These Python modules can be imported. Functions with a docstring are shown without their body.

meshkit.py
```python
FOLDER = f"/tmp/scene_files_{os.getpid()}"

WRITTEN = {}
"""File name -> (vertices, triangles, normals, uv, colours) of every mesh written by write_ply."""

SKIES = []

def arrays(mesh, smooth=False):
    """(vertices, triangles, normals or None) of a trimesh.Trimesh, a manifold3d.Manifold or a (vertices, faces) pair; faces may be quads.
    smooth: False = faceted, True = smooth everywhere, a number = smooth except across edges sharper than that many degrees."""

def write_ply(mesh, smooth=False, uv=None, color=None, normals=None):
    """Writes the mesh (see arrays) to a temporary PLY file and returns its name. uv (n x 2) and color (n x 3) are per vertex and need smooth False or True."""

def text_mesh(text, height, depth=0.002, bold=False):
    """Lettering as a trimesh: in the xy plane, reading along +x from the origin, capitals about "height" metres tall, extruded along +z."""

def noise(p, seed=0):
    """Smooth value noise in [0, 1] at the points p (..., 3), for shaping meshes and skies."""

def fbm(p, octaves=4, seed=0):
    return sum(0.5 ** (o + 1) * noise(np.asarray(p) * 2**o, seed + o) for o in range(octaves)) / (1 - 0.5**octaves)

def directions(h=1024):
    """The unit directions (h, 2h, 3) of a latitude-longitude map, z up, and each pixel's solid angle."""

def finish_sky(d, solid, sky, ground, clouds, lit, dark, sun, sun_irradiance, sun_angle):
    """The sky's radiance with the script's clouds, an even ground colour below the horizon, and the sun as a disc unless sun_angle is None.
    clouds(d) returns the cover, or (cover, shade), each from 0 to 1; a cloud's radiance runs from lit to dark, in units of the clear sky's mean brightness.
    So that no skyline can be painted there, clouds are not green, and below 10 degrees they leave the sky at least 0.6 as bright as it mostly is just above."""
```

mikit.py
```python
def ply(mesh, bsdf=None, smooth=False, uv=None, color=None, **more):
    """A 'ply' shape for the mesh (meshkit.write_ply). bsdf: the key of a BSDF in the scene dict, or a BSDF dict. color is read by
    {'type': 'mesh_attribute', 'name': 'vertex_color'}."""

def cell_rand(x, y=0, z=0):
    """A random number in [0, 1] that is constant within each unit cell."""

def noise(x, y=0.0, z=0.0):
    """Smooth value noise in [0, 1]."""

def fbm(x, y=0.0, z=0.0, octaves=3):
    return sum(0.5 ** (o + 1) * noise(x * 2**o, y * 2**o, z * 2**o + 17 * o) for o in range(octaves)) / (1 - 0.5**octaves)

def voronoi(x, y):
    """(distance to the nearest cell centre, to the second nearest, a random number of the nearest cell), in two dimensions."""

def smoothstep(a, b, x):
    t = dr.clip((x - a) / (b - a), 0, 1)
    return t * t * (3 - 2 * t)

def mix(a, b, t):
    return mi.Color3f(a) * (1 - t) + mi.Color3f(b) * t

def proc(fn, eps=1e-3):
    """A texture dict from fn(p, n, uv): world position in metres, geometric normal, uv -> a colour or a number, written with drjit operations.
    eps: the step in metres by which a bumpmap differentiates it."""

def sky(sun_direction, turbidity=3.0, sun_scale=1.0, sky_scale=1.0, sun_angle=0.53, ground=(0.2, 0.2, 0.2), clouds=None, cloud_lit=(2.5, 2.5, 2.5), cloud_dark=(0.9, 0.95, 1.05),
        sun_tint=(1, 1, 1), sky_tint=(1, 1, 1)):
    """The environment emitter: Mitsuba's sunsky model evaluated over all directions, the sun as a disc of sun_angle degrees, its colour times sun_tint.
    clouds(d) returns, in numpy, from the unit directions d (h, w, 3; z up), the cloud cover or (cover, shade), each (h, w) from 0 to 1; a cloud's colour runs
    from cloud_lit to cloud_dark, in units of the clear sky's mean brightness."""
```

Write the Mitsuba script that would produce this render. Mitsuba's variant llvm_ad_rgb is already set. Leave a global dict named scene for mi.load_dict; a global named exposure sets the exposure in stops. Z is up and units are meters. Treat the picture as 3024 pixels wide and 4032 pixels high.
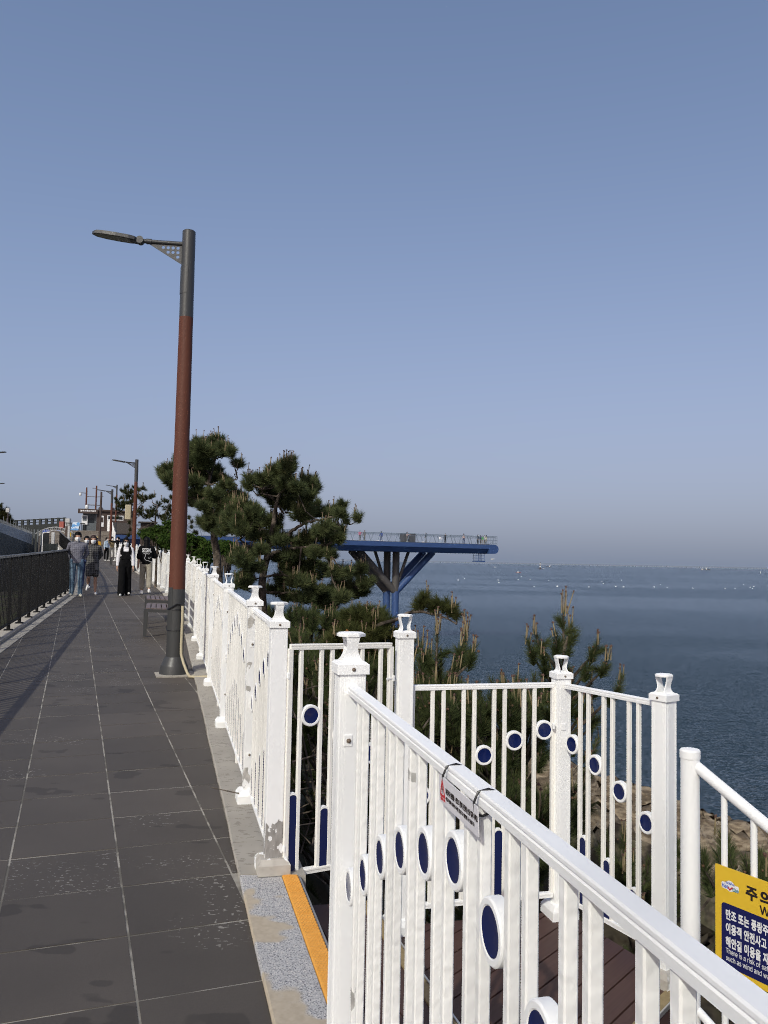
import math, random
import numpy as np, trimesh, shapely, manifold3d
import drjit as dr
import mitsuba as mi
import mikit, meshkit
from mikit import proc, noise, fbm, voronoi, cell_rand, smoothstep, mix
from shapely.geometry import Polygon, LineString, Point, box as sbox
from shapely import affinity
T = mi.ScalarTransform4f
scene, labels = {}, {}
rng = np.random.default_rng(7)

# ---------------------------------------------------------------- camera, sky, exposure
EYE = np.array([0.0, 0.0, 1.55])
PITCH, ROLL, FOV = math.radians(3.387), math.radians(1.13), 49.74
fwd = np.array([0, math.cos(PITCH), math.sin(PITCH)])
upc = np.array([0, -math.sin(PITCH), math.cos(PITCH)])
upv = -math.sin(ROLL) * np.array([1.0, 0, 0]) + math.cos(ROLL) * upc
scene['camera'] = {'type': 'perspective', 'fov': FOV, 'fov_axis': 'x', 'near_clip': 0.05, 'far_clip': 90000.0,
                   'to_world': T().look_at(origin=EYE.tolist(), target=(EYE + fwd).tolist(), up=upv.tolist())}
SUN_AZ, SUN_EL = math.radians(22), math.radians(36)      # the light travels 22 degrees to the right of the view and 36 down
SUN = [-math.sin(SUN_AZ) * math.cos(SUN_EL), -math.cos(SUN_AZ) * math.cos(SUN_EL), math.sin(SUN_EL)]
def veil(d):
    # a thin even layer of sea haze, densest at the horizon, the same all round
    e = np.degrees(np.arcsin(np.clip(d[..., 2], 0, 1)))
    return .97 * np.exp(-e / 8.5)
scene['sky_light'] = mikit.sky(SUN, turbidity=5.0, sky_scale=2.1, sky_tint=(1.05, 0.88, 0.89), sun_tint=(0.85, 1.06, 1.34), ground=(0.08, 0.10, 0.11),
                               clouds=veil, cloud_lit=(.44, .55, .765), cloud_dark=(.44, .55, .765))
exposure = 1.15

# ---------------------------------------------------------------- helpers
def key(name):
    if name not in used:
        used[name] = 0
        return name
    used[name] += 1
    return f'{name}_{used[name]:03d}'
used = {}
def thing(name, label, cat, group=None, kind=None):
    k = key(name)
    labels[k] = {'label': label, 'category': cat}
    if group: labels[k]['group'] = group
    if kind: labels[k]['kind'] = kind
    return k
def put(k, mesh, mat, smooth=False, **more):
    scene[k] = mikit.ply(mesh, mat, smooth, **more)
    return k
def part(parent, name, mesh, mat, smooth=False, kind=None, label=None, **more):
    k = key(parent + '__' + name)
    if isinstance(mesh, dict): scene[k] = {**mesh, **more}
    else: put(k, mesh, mat, smooth, **more)
    if kind or label: labels[k] = {a: b for a, b in (('kind', kind), ('label', label)) if b}
    return k
def single(name, mesh, mat, label, cat, group=None, kind=None, smooth=False):
    k = thing(name, label, cat, group, kind)
    return put(k, mesh, mat, smooth)
def struct(name, mesh, mat, smooth=False, label=None):
    k = put(key(name), mesh, mat, smooth)
    labels[k] = {'kind': 'structure'}
    if label: labels[k]['label'] = label
    return k
def V(*a): return np.array(a, float)
def unit(a): a = np.asarray(a, float); return a / np.linalg.norm(a)
def cat(ms):
    vs, fs, n = [], [], 0
    for v, f in ms:
        v = np.asarray(v, float); f = np.asarray(f, int)
        if f.shape[1] == 4: f = np.vstack([f[:, [0, 1, 2]], f[:, [0, 2, 3]]])
        vs.append(v); fs.append(f + n); n += len(v)
    return np.vstack(vs), np.vstack(fs)
def tm(m): return np.array(m.vertices), np.array(m.faces)
BOXF = np.array([[0, 2, 1], [1, 2, 3], [4, 5, 6], [5, 7, 6], [0, 1, 4], [1, 5, 4], [2, 6, 3], [3, 6, 7], [0, 4, 2], [2, 4, 6], [1, 3, 5], [3, 7, 5]])
def frame(p0, p1, up=(0, 0, 1)):
    t = unit(np.subtract(p1, p0)); c = np.cross(t, up)
    s = unit(c if np.linalg.norm(c) > 1e-6 else np.cross(t, (0, 1, 0))); return t, s, np.cross(s, t)
def beam(p0, p1, w, h, up=(0, 0, 1)):
    """A box from p0 to p1 (axis), w wide sideways, h high."""
    t, s, u = frame(p0, p1, up)
    return np.array([np.asarray(p, float) + a * s * w / 2 + b * u * h / 2 for p in (p0, p1) for a in (-1, 1) for b in (-1, 1)]), BOXF
def bx(c, size, rot=0.0):
    m = trimesh.creation.box(size); v = np.array(m.vertices)
    cs, sn = math.cos(rot), math.sin(rot)
    return v @ np.array([[cs, sn, 0], [-sn, cs, 0], [0, 0, 1]]) + np.asarray(c, float), np.array(m.faces)
def rbox(c, size, r, rot=0.0, seg=2):
    """A box with rounded edges (hull of eight spheres)."""
    h = np.array(size) / 2 - r
    s = trimesh.creation.icosphere(seg, r).vertices
    m = trimesh.convex.convex_hull(np.vstack([s + h * np.array([a, b, d]) for a in (-1, 1) for b in (-1, 1) for d in (-1, 1)]))
    cs, sn = math.cos(rot), math.sin(rot)
    return np.array(m.vertices) @ np.array([[cs, sn, 0], [-sn, cs, 0], [0, 0, 1]]) + np.asarray(c, float), np.array(m.faces)
def sweep(poly, p0, p1, up=(0, 0, 1), vert=False):
    """Extrudes a shapely polygon (x sideways, y up) from p0 to p1."""
    m = trimesh.creation.extrude_polygon(poly, 1.0, engine='earcut'); v = np.array(m.vertices)
    t, s, u = frame(p0, p1, up)
    if vert: u = V(0, 0, 1)
    d = np.subtract(p1, p0)
    return np.asarray(p0, float) + v[:, :1] * s + v[:, 1:2] * u + v[:, 2:3] * d, np.array(m.faces)[:, ::1]
def tube(pts, r, n=8, cap=True):
    p = np.asarray(pts, float); r = np.broadcast_to(r, (len(p),))
    t = np.gradient(p, axis=0); t /= np.linalg.norm(t, axis=1, keepdims=True) + 1e-12
    ref = V(0, 0, 1) if abs(t[0, 2]) < .9 else V(1, 0, 0)
    a = unit(np.cross(t[0], ref)); A = []
    for i in range(len(p)):
        a = unit(a - t[i] * (a @ t[i])); A.append(a)
    A = np.array(A); B = np.cross(t, A); g = np.arange(n) * 2 * np.pi / n
    v = (p[:, None] + r[:, None, None] * (np.cos(g)[None, :, None] * A[:, None] + np.sin(g)[None, :, None] * B[:, None])).reshape(-1, 3)
    i, j = np.meshgrid(np.arange(len(p) - 1), np.arange(n), indexing='ij')
    q = np.stack([i * n + j, i * n + (j + 1) % n, (i + 1) * n + (j + 1) % n, (i + 1) * n + j], -1).reshape(-1, 4)
    f = np.vstack([q[:, [0, 1, 2]], q[:, [0, 2, 3]]])
    if cap:
        m = len(v); v = np.vstack([v, p[0], p[-1]]); k = np.arange(n); e = (len(p) - 1) * n
        f = np.vstack([f, np.stack([k * 0 + m, (k + 1) % n, k], 1), np.stack([k * 0 + m + 1, e + k, e + (k + 1) % n], 1)])
    return v, f
def lathe(prof, n=24, at=(0, 0, 0)):
    """prof: list of (radius, z)."""
    p = np.array(prof, float); g = np.arange(n) * 2 * np.pi / n
    v = np.stack([p[:, :1] * np.cos(g), p[:, :1] * np.sin(g), np.repeat(p[:, 1:], n, 1)], -1).reshape(-1, 3) + np.asarray(at, float)
    i, j = np.meshgrid(np.arange(len(p) - 1), np.arange(n), indexing='ij')
    q = np.stack([i * n + j, i * n + (j + 1) % n, (i + 1) * n + (j + 1) % n, (i + 1) * n + j], -1).reshape(-1, 4)
    return v, np.vstack([q[:, [0, 1, 2]], q[:, [0, 2, 3]]])
def move(m, at=(0, 0, 0), rot=0.0):
    cs, sn = math.cos(rot), math.sin(rot)
    return np.asarray(m[0]) @ np.array([[cs, sn, 0], [-sn, cs, 0], [0, 0, 1]]) + np.asarray(at, float), m[1]
def prism(poly, z0, z1):
    m = trimesh.creation.extrude_polygon(poly, z1 - z0, engine='earcut')
    return np.array(m.vertices) + V(0, 0, z0), np.array(m.faces)

# ---------------------------------------------------------------- the lie of the land
def zg(y): return np.interp(y, [-50, 0, 9.84, 23.4, 39.3, 63, 75, 76, 200], [0, 0, .172, .42, .82, 1.28, 2.42, 2.45, 2.6])
FX = np.array([(-6, 2.153), (-3, 1.358), (14.78, -3.354), (20, -4.86), (25.1, -6.5), (31.2, -8.6), (39.3, -11.6), (63, -20.4), (75, -24.9), (90, -31), (130, -48), (400, -160)])
LX = np.array([(-6, -0.555), (23.48, -8.90), (30, -11.2), (40, -14.9), (63, -23.7), (75, -29.4), (130, -52)])
def fx(y): return np.interp(y, FX[:, 0], FX[:, 1])        # line of the white fence
def lx(y): return np.interp(y, LX[:, 0], LX[:, 1])        # line of the black fence
def seaside(x, y): return (np.asarray(x) - fx(y)) * .955        # metres to the sea side of the white fence

# ---------------------------------------------------------------- materials
def pbr(name, color, rough=.5, metallic=0.0, bump=None, scale=1.0, two=True, **more):
    c = color if isinstance(color, dict) else {'type': 'rgb', 'value': list(color)}
    b = {'type': 'principled', 'base_color': c, 'roughness': rough if isinstance(rough, dict) else float(rough), 'metallic': float(metallic), **more}
    if bump is not None: b = {'type': 'bumpmap', 'arbitrary': bump, 'scale': scale, 'bsdf': b}
    scene[name] = {'type': 'twosided', 'bsdf': b} if two else b
    return name
def paint_fn(base, chip, amount, fs=9.0):
    def fn(p, n, uv):
        d = fbm(p.x * 3.1, p.y * 3.1, p.z * 1.3, 3)
        c = mix(base, [b * .88 for b in base], smoothstep(.45, .75, d))
        e = fbm(p.x * fs + 11, p.y * fs, p.z * fs * .55, 4)
        g = fbm(p.x * 45, p.y * 45, p.z * 30, 2)
        k = smoothstep(amount, amount + .015, e)
        return mix(c, mi.Color3f(chip) * (.6 + .8 * g), k)
    return proc(fn)
def lumps(f, a=1.0): return proc(lambda p, n, uv: a * fbm(p.x * f, p.y * f, p.z * f, 2), eps=2e-3)
pbr('white_paint', paint_fn((.84, .84, .83), (.33, .32, .30), .86), .5, specular=.35)
pbr('cream_paint', paint_fn((.82, .80, .75), (.33, .31, .28), .86), .5, specular=.35)
pbr('thick_paint', paint_fn((.82, .81, .78), (.36, .35, .33), .74, 15), .5, specular=.35, bump=lumps(55), scale=.003)
def bare_foot(p, n, uv):
    # the foot of the entrance post: paint worn off to grey metal in ragged vertical flakes
    h = p.z + .16 * fbm(p.x * 55, p.y * 55, p.z * 3, 2) + .10 * fbm(p.x * 20, p.y * 20, p.z * 20, 3)
    k = 1 - smoothstep(.425, .435, h)
    s = fbm(p.x * 38, p.y * 38, p.z * 24, 4)
    k = k * (1 - smoothstep(.60, .63, s) * .9)
    return mix((.80, .80, .80), mi.Color3f(.30, .285, .27) * (.55 + .9 * fbm(p.x * 70, p.y * 70, p.z * 18, 3)), k)
pbr('worn_paint', proc(bare_foot), .42)
pbr('bare_plinth', proc(lambda p, n, uv: mix(mi.Color3f(.80, .80, .79), mix((.34, .31, .27), (.50, .47, .42), fbm(p.x * 40, p.y * 40, p.z * 40, 3)), smoothstep(.42, .46, fbm(p.x * 13, p.y * 13, p.z * 9 + 4, 4)))), .6)
pbr('flaky_paint', paint_fn((.79, .785, .77), (.42, .40, .37), .66, 14), .42)
pbr('navy_enamel', (.005, .012, .075), .12, specular=.5)
pbr('navy_plate', (.006, .012, .070), .35)
pbr('steel', (.42, .41, .40), .35, .9)
pbr('rusty_screw', (.16, .12, .09), .6, .3)
pbr('black_plastic', (.012, .012, .014), .4)
pbr('lamp_gray', proc(lambda p, n, uv: mix((.040, .041, .042), (.050, .050, .050), fbm(p.x * 6, p.y * 6, p.z * 2))), .42)
pbr('lamp_brown', proc(lambda p, n, uv: mix((.098, .034, .021), (.120, .043, .027), fbm(p.x * 5, p.y * 5, p.z * 1.4))), .6, specular=.25)
pbr('black_metal', proc(lambda p, n, uv: mix((.006, .006, .0065), (.017, .0165, .016), smoothstep(.55, .8, fbm(p.x * 14, p.y * 14, p.z * 2.0, 3)))), .55, specular=.2)
pbr('galvanised', (.36, .36, .36), .4, .6)
JV, CV, J0 = (-.348, .9375), (.9375, .348), (-.972, 3.352)
TP = .493
def tile_cells(p):
    dx, dy = p.x - J0[0], p.y - J0[1]
    return (dx * CV[0] + dy * CV[1]) / TP, (dx * JV[0] + dy * JV[1]) / TP
def tile_color(p, n, uv):
    a, b = tile_cells(p)
    r = cell_rand(a, b, 3)
    c = mix((.064, .0545, .046), (.082, .0695, .0585), r)
    f = fbm(p.x * 2.2, p.y * 2.2, 0, 3)
    c = c * (.86 + .28 * f)
    c = c * (.92 + .16 * noise(p.x * 420, p.y * 420, 0))
    st = smoothstep(.72, .76, fbm(p.x * 4.2 + 40, p.y * 6.5, 0, 3))          # dried drips
    c = c * (1 - .28 * st)
    ch = smoothstep(.82, .90, noise(p.x * 70, p.y * 110, 3)) * smoothstep(.61, .72, fbm(p.x * 1.6 + 5, p.y * 2.3, 0, 3) + .20 * (cell_rand(a, b, 8) - .5))
    return mix(c, (.30, .28, .25), ch * .65)                               # scuffed specks of pale mortar
pbr('paving', proc(tile_color), .62, bump=proc(lambda p, n, uv: fbm(p.x * 90, p.y * 90, 0, 2), eps=1e-3), scale=.0006, specular=.4)
pbr('mortar', proc(lambda p, n, uv: mix((.12, .11, .092), (.30, .28, .245), smoothstep(.35, .65, fbm(p.x * 9, p.y * 9, 0, 3)))), .8)
def far_paving(p, n, uv):
    a, b = tile_cells(p)
    u, w = a - dr.floor(a), b - dr.floor(b)
    line = dr.maximum(1 - smoothstep(.010, .02, dr.minimum(u, 1 - u)), .35 * (1 - smoothstep(.008, .016, dr.minimum(w, 1 - w))))
    return mix(tile_color(p, n, uv), (.18, .165, .145), line * .8)
pbr('far_paving', proc(far_paving), .62, specular=.4)
def concrete(p, n, uv):
    f = fbm(p.x * 5, p.y * 5, p.z * 5, 4)
    c = mix((.25, .228, .195), (.37, .345, .305), f)
    d = smoothstep(.60, .66, fbm(p.x * 26, p.y * 60, p.z * 30, 3))
    return mix(c, (.16, .145, .125), d * .6)
pbr('kerb_concrete', proc(concrete), .85, bump=lumps(60), scale=.002)
def granite(p, n, uv):
    d1, d2, r = voronoi(p.x * 270, p.y * 270)
    c = mix((.44, .435, .43), (.30, .295, .29), smoothstep(.3, .8, r))
    c = mix(c, (.12, .12, .14), smoothstep(.84, .88, r))
    c = mix(c, (.60, .56, .52), smoothstep(.10, .06, r))
    m = smoothstep(.46, .52, fbm(p.x * 3.6 + 3, p.y * 4.4, 0, 4))
    return mix(c, mix((.36, .30, .22), (.46, .395, .30), fbm(p.x * 60, p.y * 60, 0, 3)), m)
pbr('granite', proc(granite), .7)
pbr('orange_strip', proc(lambda p, n, uv: mix((.62, .29, .045), (.70, .35, .07), fbm(p.x * 30, p.y * 30, 0, 2))), .7)
def boards(p, n, uv):
    f = fbm(p.x * 3, p.y * 3, 0, 3)
    g = noise((p.x * BN[0] + p.y * BN[1]) * 300, (p.x * BD[0] + p.y * BD[1]) * 5, 0)
    return mix((.045, .021, .016), (.078, .038, .029), .5 * f + .5 * g)
BD, BN = (.64, .768), (.768, -.64)
pbr('deck_board', proc(boards), .6)
pbr('nosing_gold', proc(lambda p, n, uv: mix((.20, .145, .07), (.31, .235, .12), fbm(p.x * 60, p.y * 60, 0, 3))), .75)
pbr('aluminium', (.55, .55, .54), .35, .85)
# ---------------------------------------------------------------- promenade
def strip(xa, xb, ys, dz, nx=1):
    v, f = [], []
    for y in ys:
        a, b = xa(y), xb(y)
        for i in range(nx + 1): v.append((a + (b - a) * i / nx, y, zg(y) + dz))
    for r in range(len(ys) - 1):
        for i in range(nx):
            q = r * (nx + 1) + i
            f.append((q, q + 1, q + nx + 2, q + nx + 1))
    return np.array(v), np.array(f)
KE = .155                                                    # the kerb stands this far on the path's side of the fence
kerb_l = lambda y: fx(y) - KE
left_e = lambda y: lx(y) + .02
Y_NEAR = 17.0
path_bed = strip(left_e, kerb_l, np.linspace(-6, Y_NEAR, 47), -.0018)
struct('promenade', strip(left_e, kerb_l, np.concatenate([np.linspace(Y_NEAR, 63, 60), np.linspace(63.5, 76, 14)]), 0), 'far_paving')
part('promenade', 'mortar_bed', path_bed, 'mortar')
ys_ = np.linspace(-6, Y_NEAR, 30)
area = Polygon([(kerb_l(y) - .004, y) for y in ys_] + [(left_e(y) + .17, y) for y in ys_[::-1]])
J, Cc, O = V(*JV), V(*CV), V(*J0)
tiles = []
for i in range(-9, 9):
    for j in range(-9, 30):
        c = O + Cc * (i + .5) * TP + J * (j + .5) * TP
        if c[1] < 1.2 or c[1] > Y_NEAR + .6: continue
        g = .0048
        q = Polygon([O + Cc * (i + a) * TP + J * (j + b) * TP + Cc * (g if a == 0 else -g) + J * (g if b == 0 else -g) for a, b in ((0, 0), (1, 0), (1, 1), (0, 1))])
        q = q.intersection(area)
        if q.is_empty or q.area < .004 or q.geom_type != 'Polygon': continue
        tiles.append((c[1], q))
for d, q in sorted(tiles, key=lambda t: t[0])[:300]:
    m = prism(q, -.03, 0)
    v = m[0].copy(); dz = rng.uniform(-.0012, .0012); top = v[:, 2] > -.01
    v[:, 2] += zg(v[:, 1]) + dz
    part('promenade', 'paving_slab', (v, m[1]), 'paving')
# kerb of weathered concrete under the fence; granite sill at the opening
def solid_strip(xa, xb, ys, z_top, z_bot, wob=0.0):
    top, v, f = [], [], []
    for k, y in enumerate(ys):
        a, b = xa(y), xb(y)
        w = wob * (meshkit.noise(np.array([y * 3.0, 1.5, 0])) - .5)
        v += [(a + w, y, zg(y) + z_bot), (a + w, y, zg(y) + z_top - .006), (a + w + .006, y, zg(y) + z_top), (b, y, zg(y) + z_top), (b, y, zg(y) + z_bot)]
    n = 5
    for r in range(len(ys) - 1):
        for i in range(n - 1):
            q = r * n + i
            f.append((q, q + 1, q + n + 1, q + n))
    e = (len(ys) - 1) * n
    f += [(0, 4, 3, 1), (1, 3, 2, 2), (e, e + 1, e + 3, e + 4), (e + 1, e + 2, e + 3, e + 3)]
    return np.array(v), np.array(f)
kw = lambda y: fx(y) + .15
struct('kerb', solid_strip(kerb_l, kw, np.concatenate([np.linspace(3.93, 30, 110), np.linspace(31, 76, 40)]), .022, -.6, .02), 'kerb_concrete')
struct('entrance_sill', solid_strip(kerb_l, lambda y: fx(y) + .035, np.linspace(-4, 3.925, 60), .020, -.6, .012), 'granite', label='speckled granite sill with mortar patches at the fence opening')
strip_v = solid_strip(lambda y: fx(y) + .038, lambda y: fx(y) + .108, np.linspace(-3, 3.925, 40), .026, -.05)
k = single('anti_slip_strip', strip_v, 'orange_strip', 'orange anti-slip strip along the edge of the granite sill', 'floor strip')
nub = []
for r in range(0, 240):
    for c_ in range(5):
        y = 3.91 - r * .0125; x = fx(y) + .045 + c_ * .0135 + (.006 if r % 2 else 0)
        nub.append(bx((x, y, zg(y) + .0265), (.009, .005, .003)))
part(k, 'tread_pattern', cat(nub), 'orange_strip', kind='stuff')
single('edge_trim', solid_strip(lambda y: fx(y) + .110, lambda y: fx(y) + .124, np.linspace(-3, 3.925, 40), .018, -.12), 'galvanised', 'grey metal edging beside the orange strip', 'edging')

# ---------------------------------------------------------------- white fence: posts, caps, panels
def post_poly(s=.08):
    h, g, r = s / 2, .0009, .007
    base = Polygon([(-h, -h), (h, -h), (h, h), (-h, h)]).buffer(-.004).buffer(.004)
    cuts = []
    for t in (-.031, -.0265, -.022, .022, .0265, .031):
        for a in range(4):
            cuts.append(affinity.rotate(sbox(t - .0011, h - g, t + .0011, h + .01), 90 * a, origin=(0, 0)))
    return base.difference(shapely.union_all(cuts))
PP = post_poly()
def cap_leg(sgn, H=.078, n=16):
    t = np.linspace(0, 1, n); th = .0065
    o = np.interp(t, [0, .07, .18, .35, .55, .8, 1], [.036, .029, .0235, .0225, .026, .0315, .033]); w = np.interp(t, [0, .07, .18, .35, .55, .8, 1], [.040, .033, .026, .0195, .0165, .0175, .021])
    v = []
    for k in range(n):
        for yy in (o[k], o[k] - th):
            for xx in (-w[k], w[k]): v.append((xx, sgn * yy, t[k] * H))
    f = []
    for k in range(n - 1):
        a, b = 4 * k, 4 * k + 4
        f += [(a, a + 1, b + 1, b), (a + 2, b + 2, b + 3, a + 3), (a, b, b + 2, a + 2), (a + 1, a + 3, b + 3, b + 1)]
    return np.array(v), np.array(f)
octo = Polygon([(.5 * math.cos(math.pi / 8 + k * math.pi / 4), .5 * math.sin(math.pi / 8 + k * math.pi / 4)) for k in range(8)])
CAP_BASE = cat([prism(sbox(-.0485, -.0485, .0485, .0485).buffer(-.003).buffer(.003), 0, .028), (np.array([(-.046, -.046, .028), (.046, -.046, .028), (.046, .046, .028), (-.046, .046, .028), (-.04, -.04, .034), (.04, -.04, .034), (.04, .04, .034), (-.04, .04, .034)]), np.array([(0, 1, 5, 4), (1, 2, 6, 5), (2, 3, 7, 6), (3, 0, 4, 7), (4, 5, 6, 7)]))])
CAP_LEGS = move(cat([cap_leg(1), cap_leg(-1)]), (0, 0, .030))
CAP_TOP = cat([prism(affinity.scale(octo, .088, .080), .108, .116), prism(affinity.scale(octo, .078, .070), .116, .119)])
PLY = {'post': mikit.ply(prism(PP, 0, 1), 'white_paint'), 'base': mikit.ply(CAP_BASE, 'white_paint'), 'legs': mikit.ply(CAP_LEGS, 'white_paint', 40), 'top': mikit.ply(CAP_TOP, 'white_paint')}
def plinth_mesh():
    a, b = .075, .058
    v = [(-a, -a, 0), (a, -a, 0), (a, a, 0), (-a, a, 0), (-a, -a, .045), (a, -a, .045), (a, a, .045), (-a, a, .045), (-b, -b, .07), (b, -b, .07), (b, b, .07), (-b, b, .07)]
    q = [(0, 3, 2, 1), (0, 1, 5, 4), (1, 2, 6, 5), (2, 3, 7, 6), (3, 0, 4, 7), (4, 5, 9, 8), (5, 6, 10, 9), (6, 7, 11, 10), (7, 4, 8, 11), (8, 9, 10, 11)]
    return np.array(v), np.array(q)
PLY['plinth'] = mikit.ply(plinth_mesh(), 'white_paint')
SCREW = mikit.ply(tm(trimesh.creation.icosphere(1, .006)), 'rusty_screw', True)
def fence_post(parent, x, y, z0, ztop, ang, turn, mat='white_paint', lean=0.0, base_z=None, detail=True, bmat='white_paint'):
    """A ribbed post with a plinth and a lantern-like cap; turn: the open sides of the cap look along (1) or across (0) the fence."""
    W = T().translate([x, y, z0]).rotate([0, 0, 1], math.degrees(ang))
    if lean: W = W.rotate([0, 1, 0], lean)
    def m(name, d, mat=None, tw=W, holder=None):
        d = dict(d)
        if mat: d['bsdf'] = {'type': 'ref', 'id': mat}
        return part(holder or parent, name, d, None, to_world=tw)
    p = m('post', PLY['post'], mat, W.scale([1, 1, ztop - z0]))
    if detail: m('plinth', PLY['plinth'], bmat, W)
    C = W.translate([0, 0, ztop - z0])
    if detail:
        c = m('cap', PLY['base'], 'white_paint', C.translate([0, 0, -.006]))
        C2 = C.translate([0, 0, -.006]).rotate([0, 0, 1], 90 if turn else 0)
        m('bracket', PLY['legs'], None, C2, c); m('cap_plate', PLY['top'], None, C2, c)
        for s in (-1, 1):
            m('screw', SCREW, None, C.translate([0, s * .0485, .008]), c)
    else:
        m('cap', mikit.ply(cat([CAP_BASE, CAP_LEGS, CAP_TOP]), 'white_paint'), None, C.translate([0, 0, -.006]).rotate([0, 0, 1], 90 if turn else 0))
    return p
RAIL = Polygon([(-.0135, 0), (-.0155, -.003), (-.0155, -.0075), (-.0120, -.009), (-.0120, -.0115), (-.015, -.0135), (-.0140, -.026), (.0140, -.026), (.015, -.0135), (.0120, -.0115), (.0120, -.009), (.0155, -.0075), (.0155, -.003), (.0135, 0)])
LOWR = affinity.scale(Polygon([(-.016, 0), (-.018, -.003), (-.018, -.012), (-.014, -.015), (-.014, -.030), (.014, -.030), (.014, -.015), (.018, -.012), (.018, -.003), (.016, 0)]), .85, .85, origin=(0, 0))
def ring_mesh(ro, ri, th, n=32):
    g = np.arange(n) * 2 * np.pi / n; c, s = np.cos(g), np.sin(g); ch = .003
    prof = [(ri, -th / 2 + ch), (ri + ch, -th / 2), (ro - ch, -th / 2), (ro, -th / 2 + ch), (ro, th / 2 - ch), (ro - ch, th / 2), (ri + ch, th / 2), (ri, th / 2 - ch)]
    v = np.array([[(r * a, yy, r * b) for a, b in zip(c, s)] for r, yy in prof]).reshape(-1, 3)
    f = []
    for k in range(8):
        k2 = (k + 1) % 8
        for i in range(n):
            f.append((k * n + i, k2 * n + i, k2 * n + (i + 1) % n, k * n + (i + 1) % n))
    return v, np.array(f)
def disc_mesh(r, th, n=32, bulge=.0):
    g = np.arange(n) * 2 * np.pi / n
    v = [(r * math.cos(a), yy, r * math.sin(a)) for yy in (-th / 2, th / 2) for a in g] + [(0, -th / 2 - bulge, 0), (0, th / 2 + bulge, 0)]
    f = [(2 * n, (i + 1) % n, i) for i in range(n)] + [(2 * n + 1, n + i, n + (i + 1) % n) for i in range(n)]
    f += [(i, (i + 1) % n, n + (i + 1) % n) for i in range(n)] + [(i, n + (i + 1) % n, n + i) for i in range(n)]
    return np.array(v), np.array(f)
BARP = sbox(-.010, -.010, .010, .010).buffer(-.0025).buffer(.0025, quad_segs=1)
RINGS = {}
def bar_ply(mat):
    if ('bar', mat) not in RINGS: RINGS['bar', mat] = mikit.ply(prism(BARP, 0, 1), mat)
    return RINGS['bar', mat]
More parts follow.
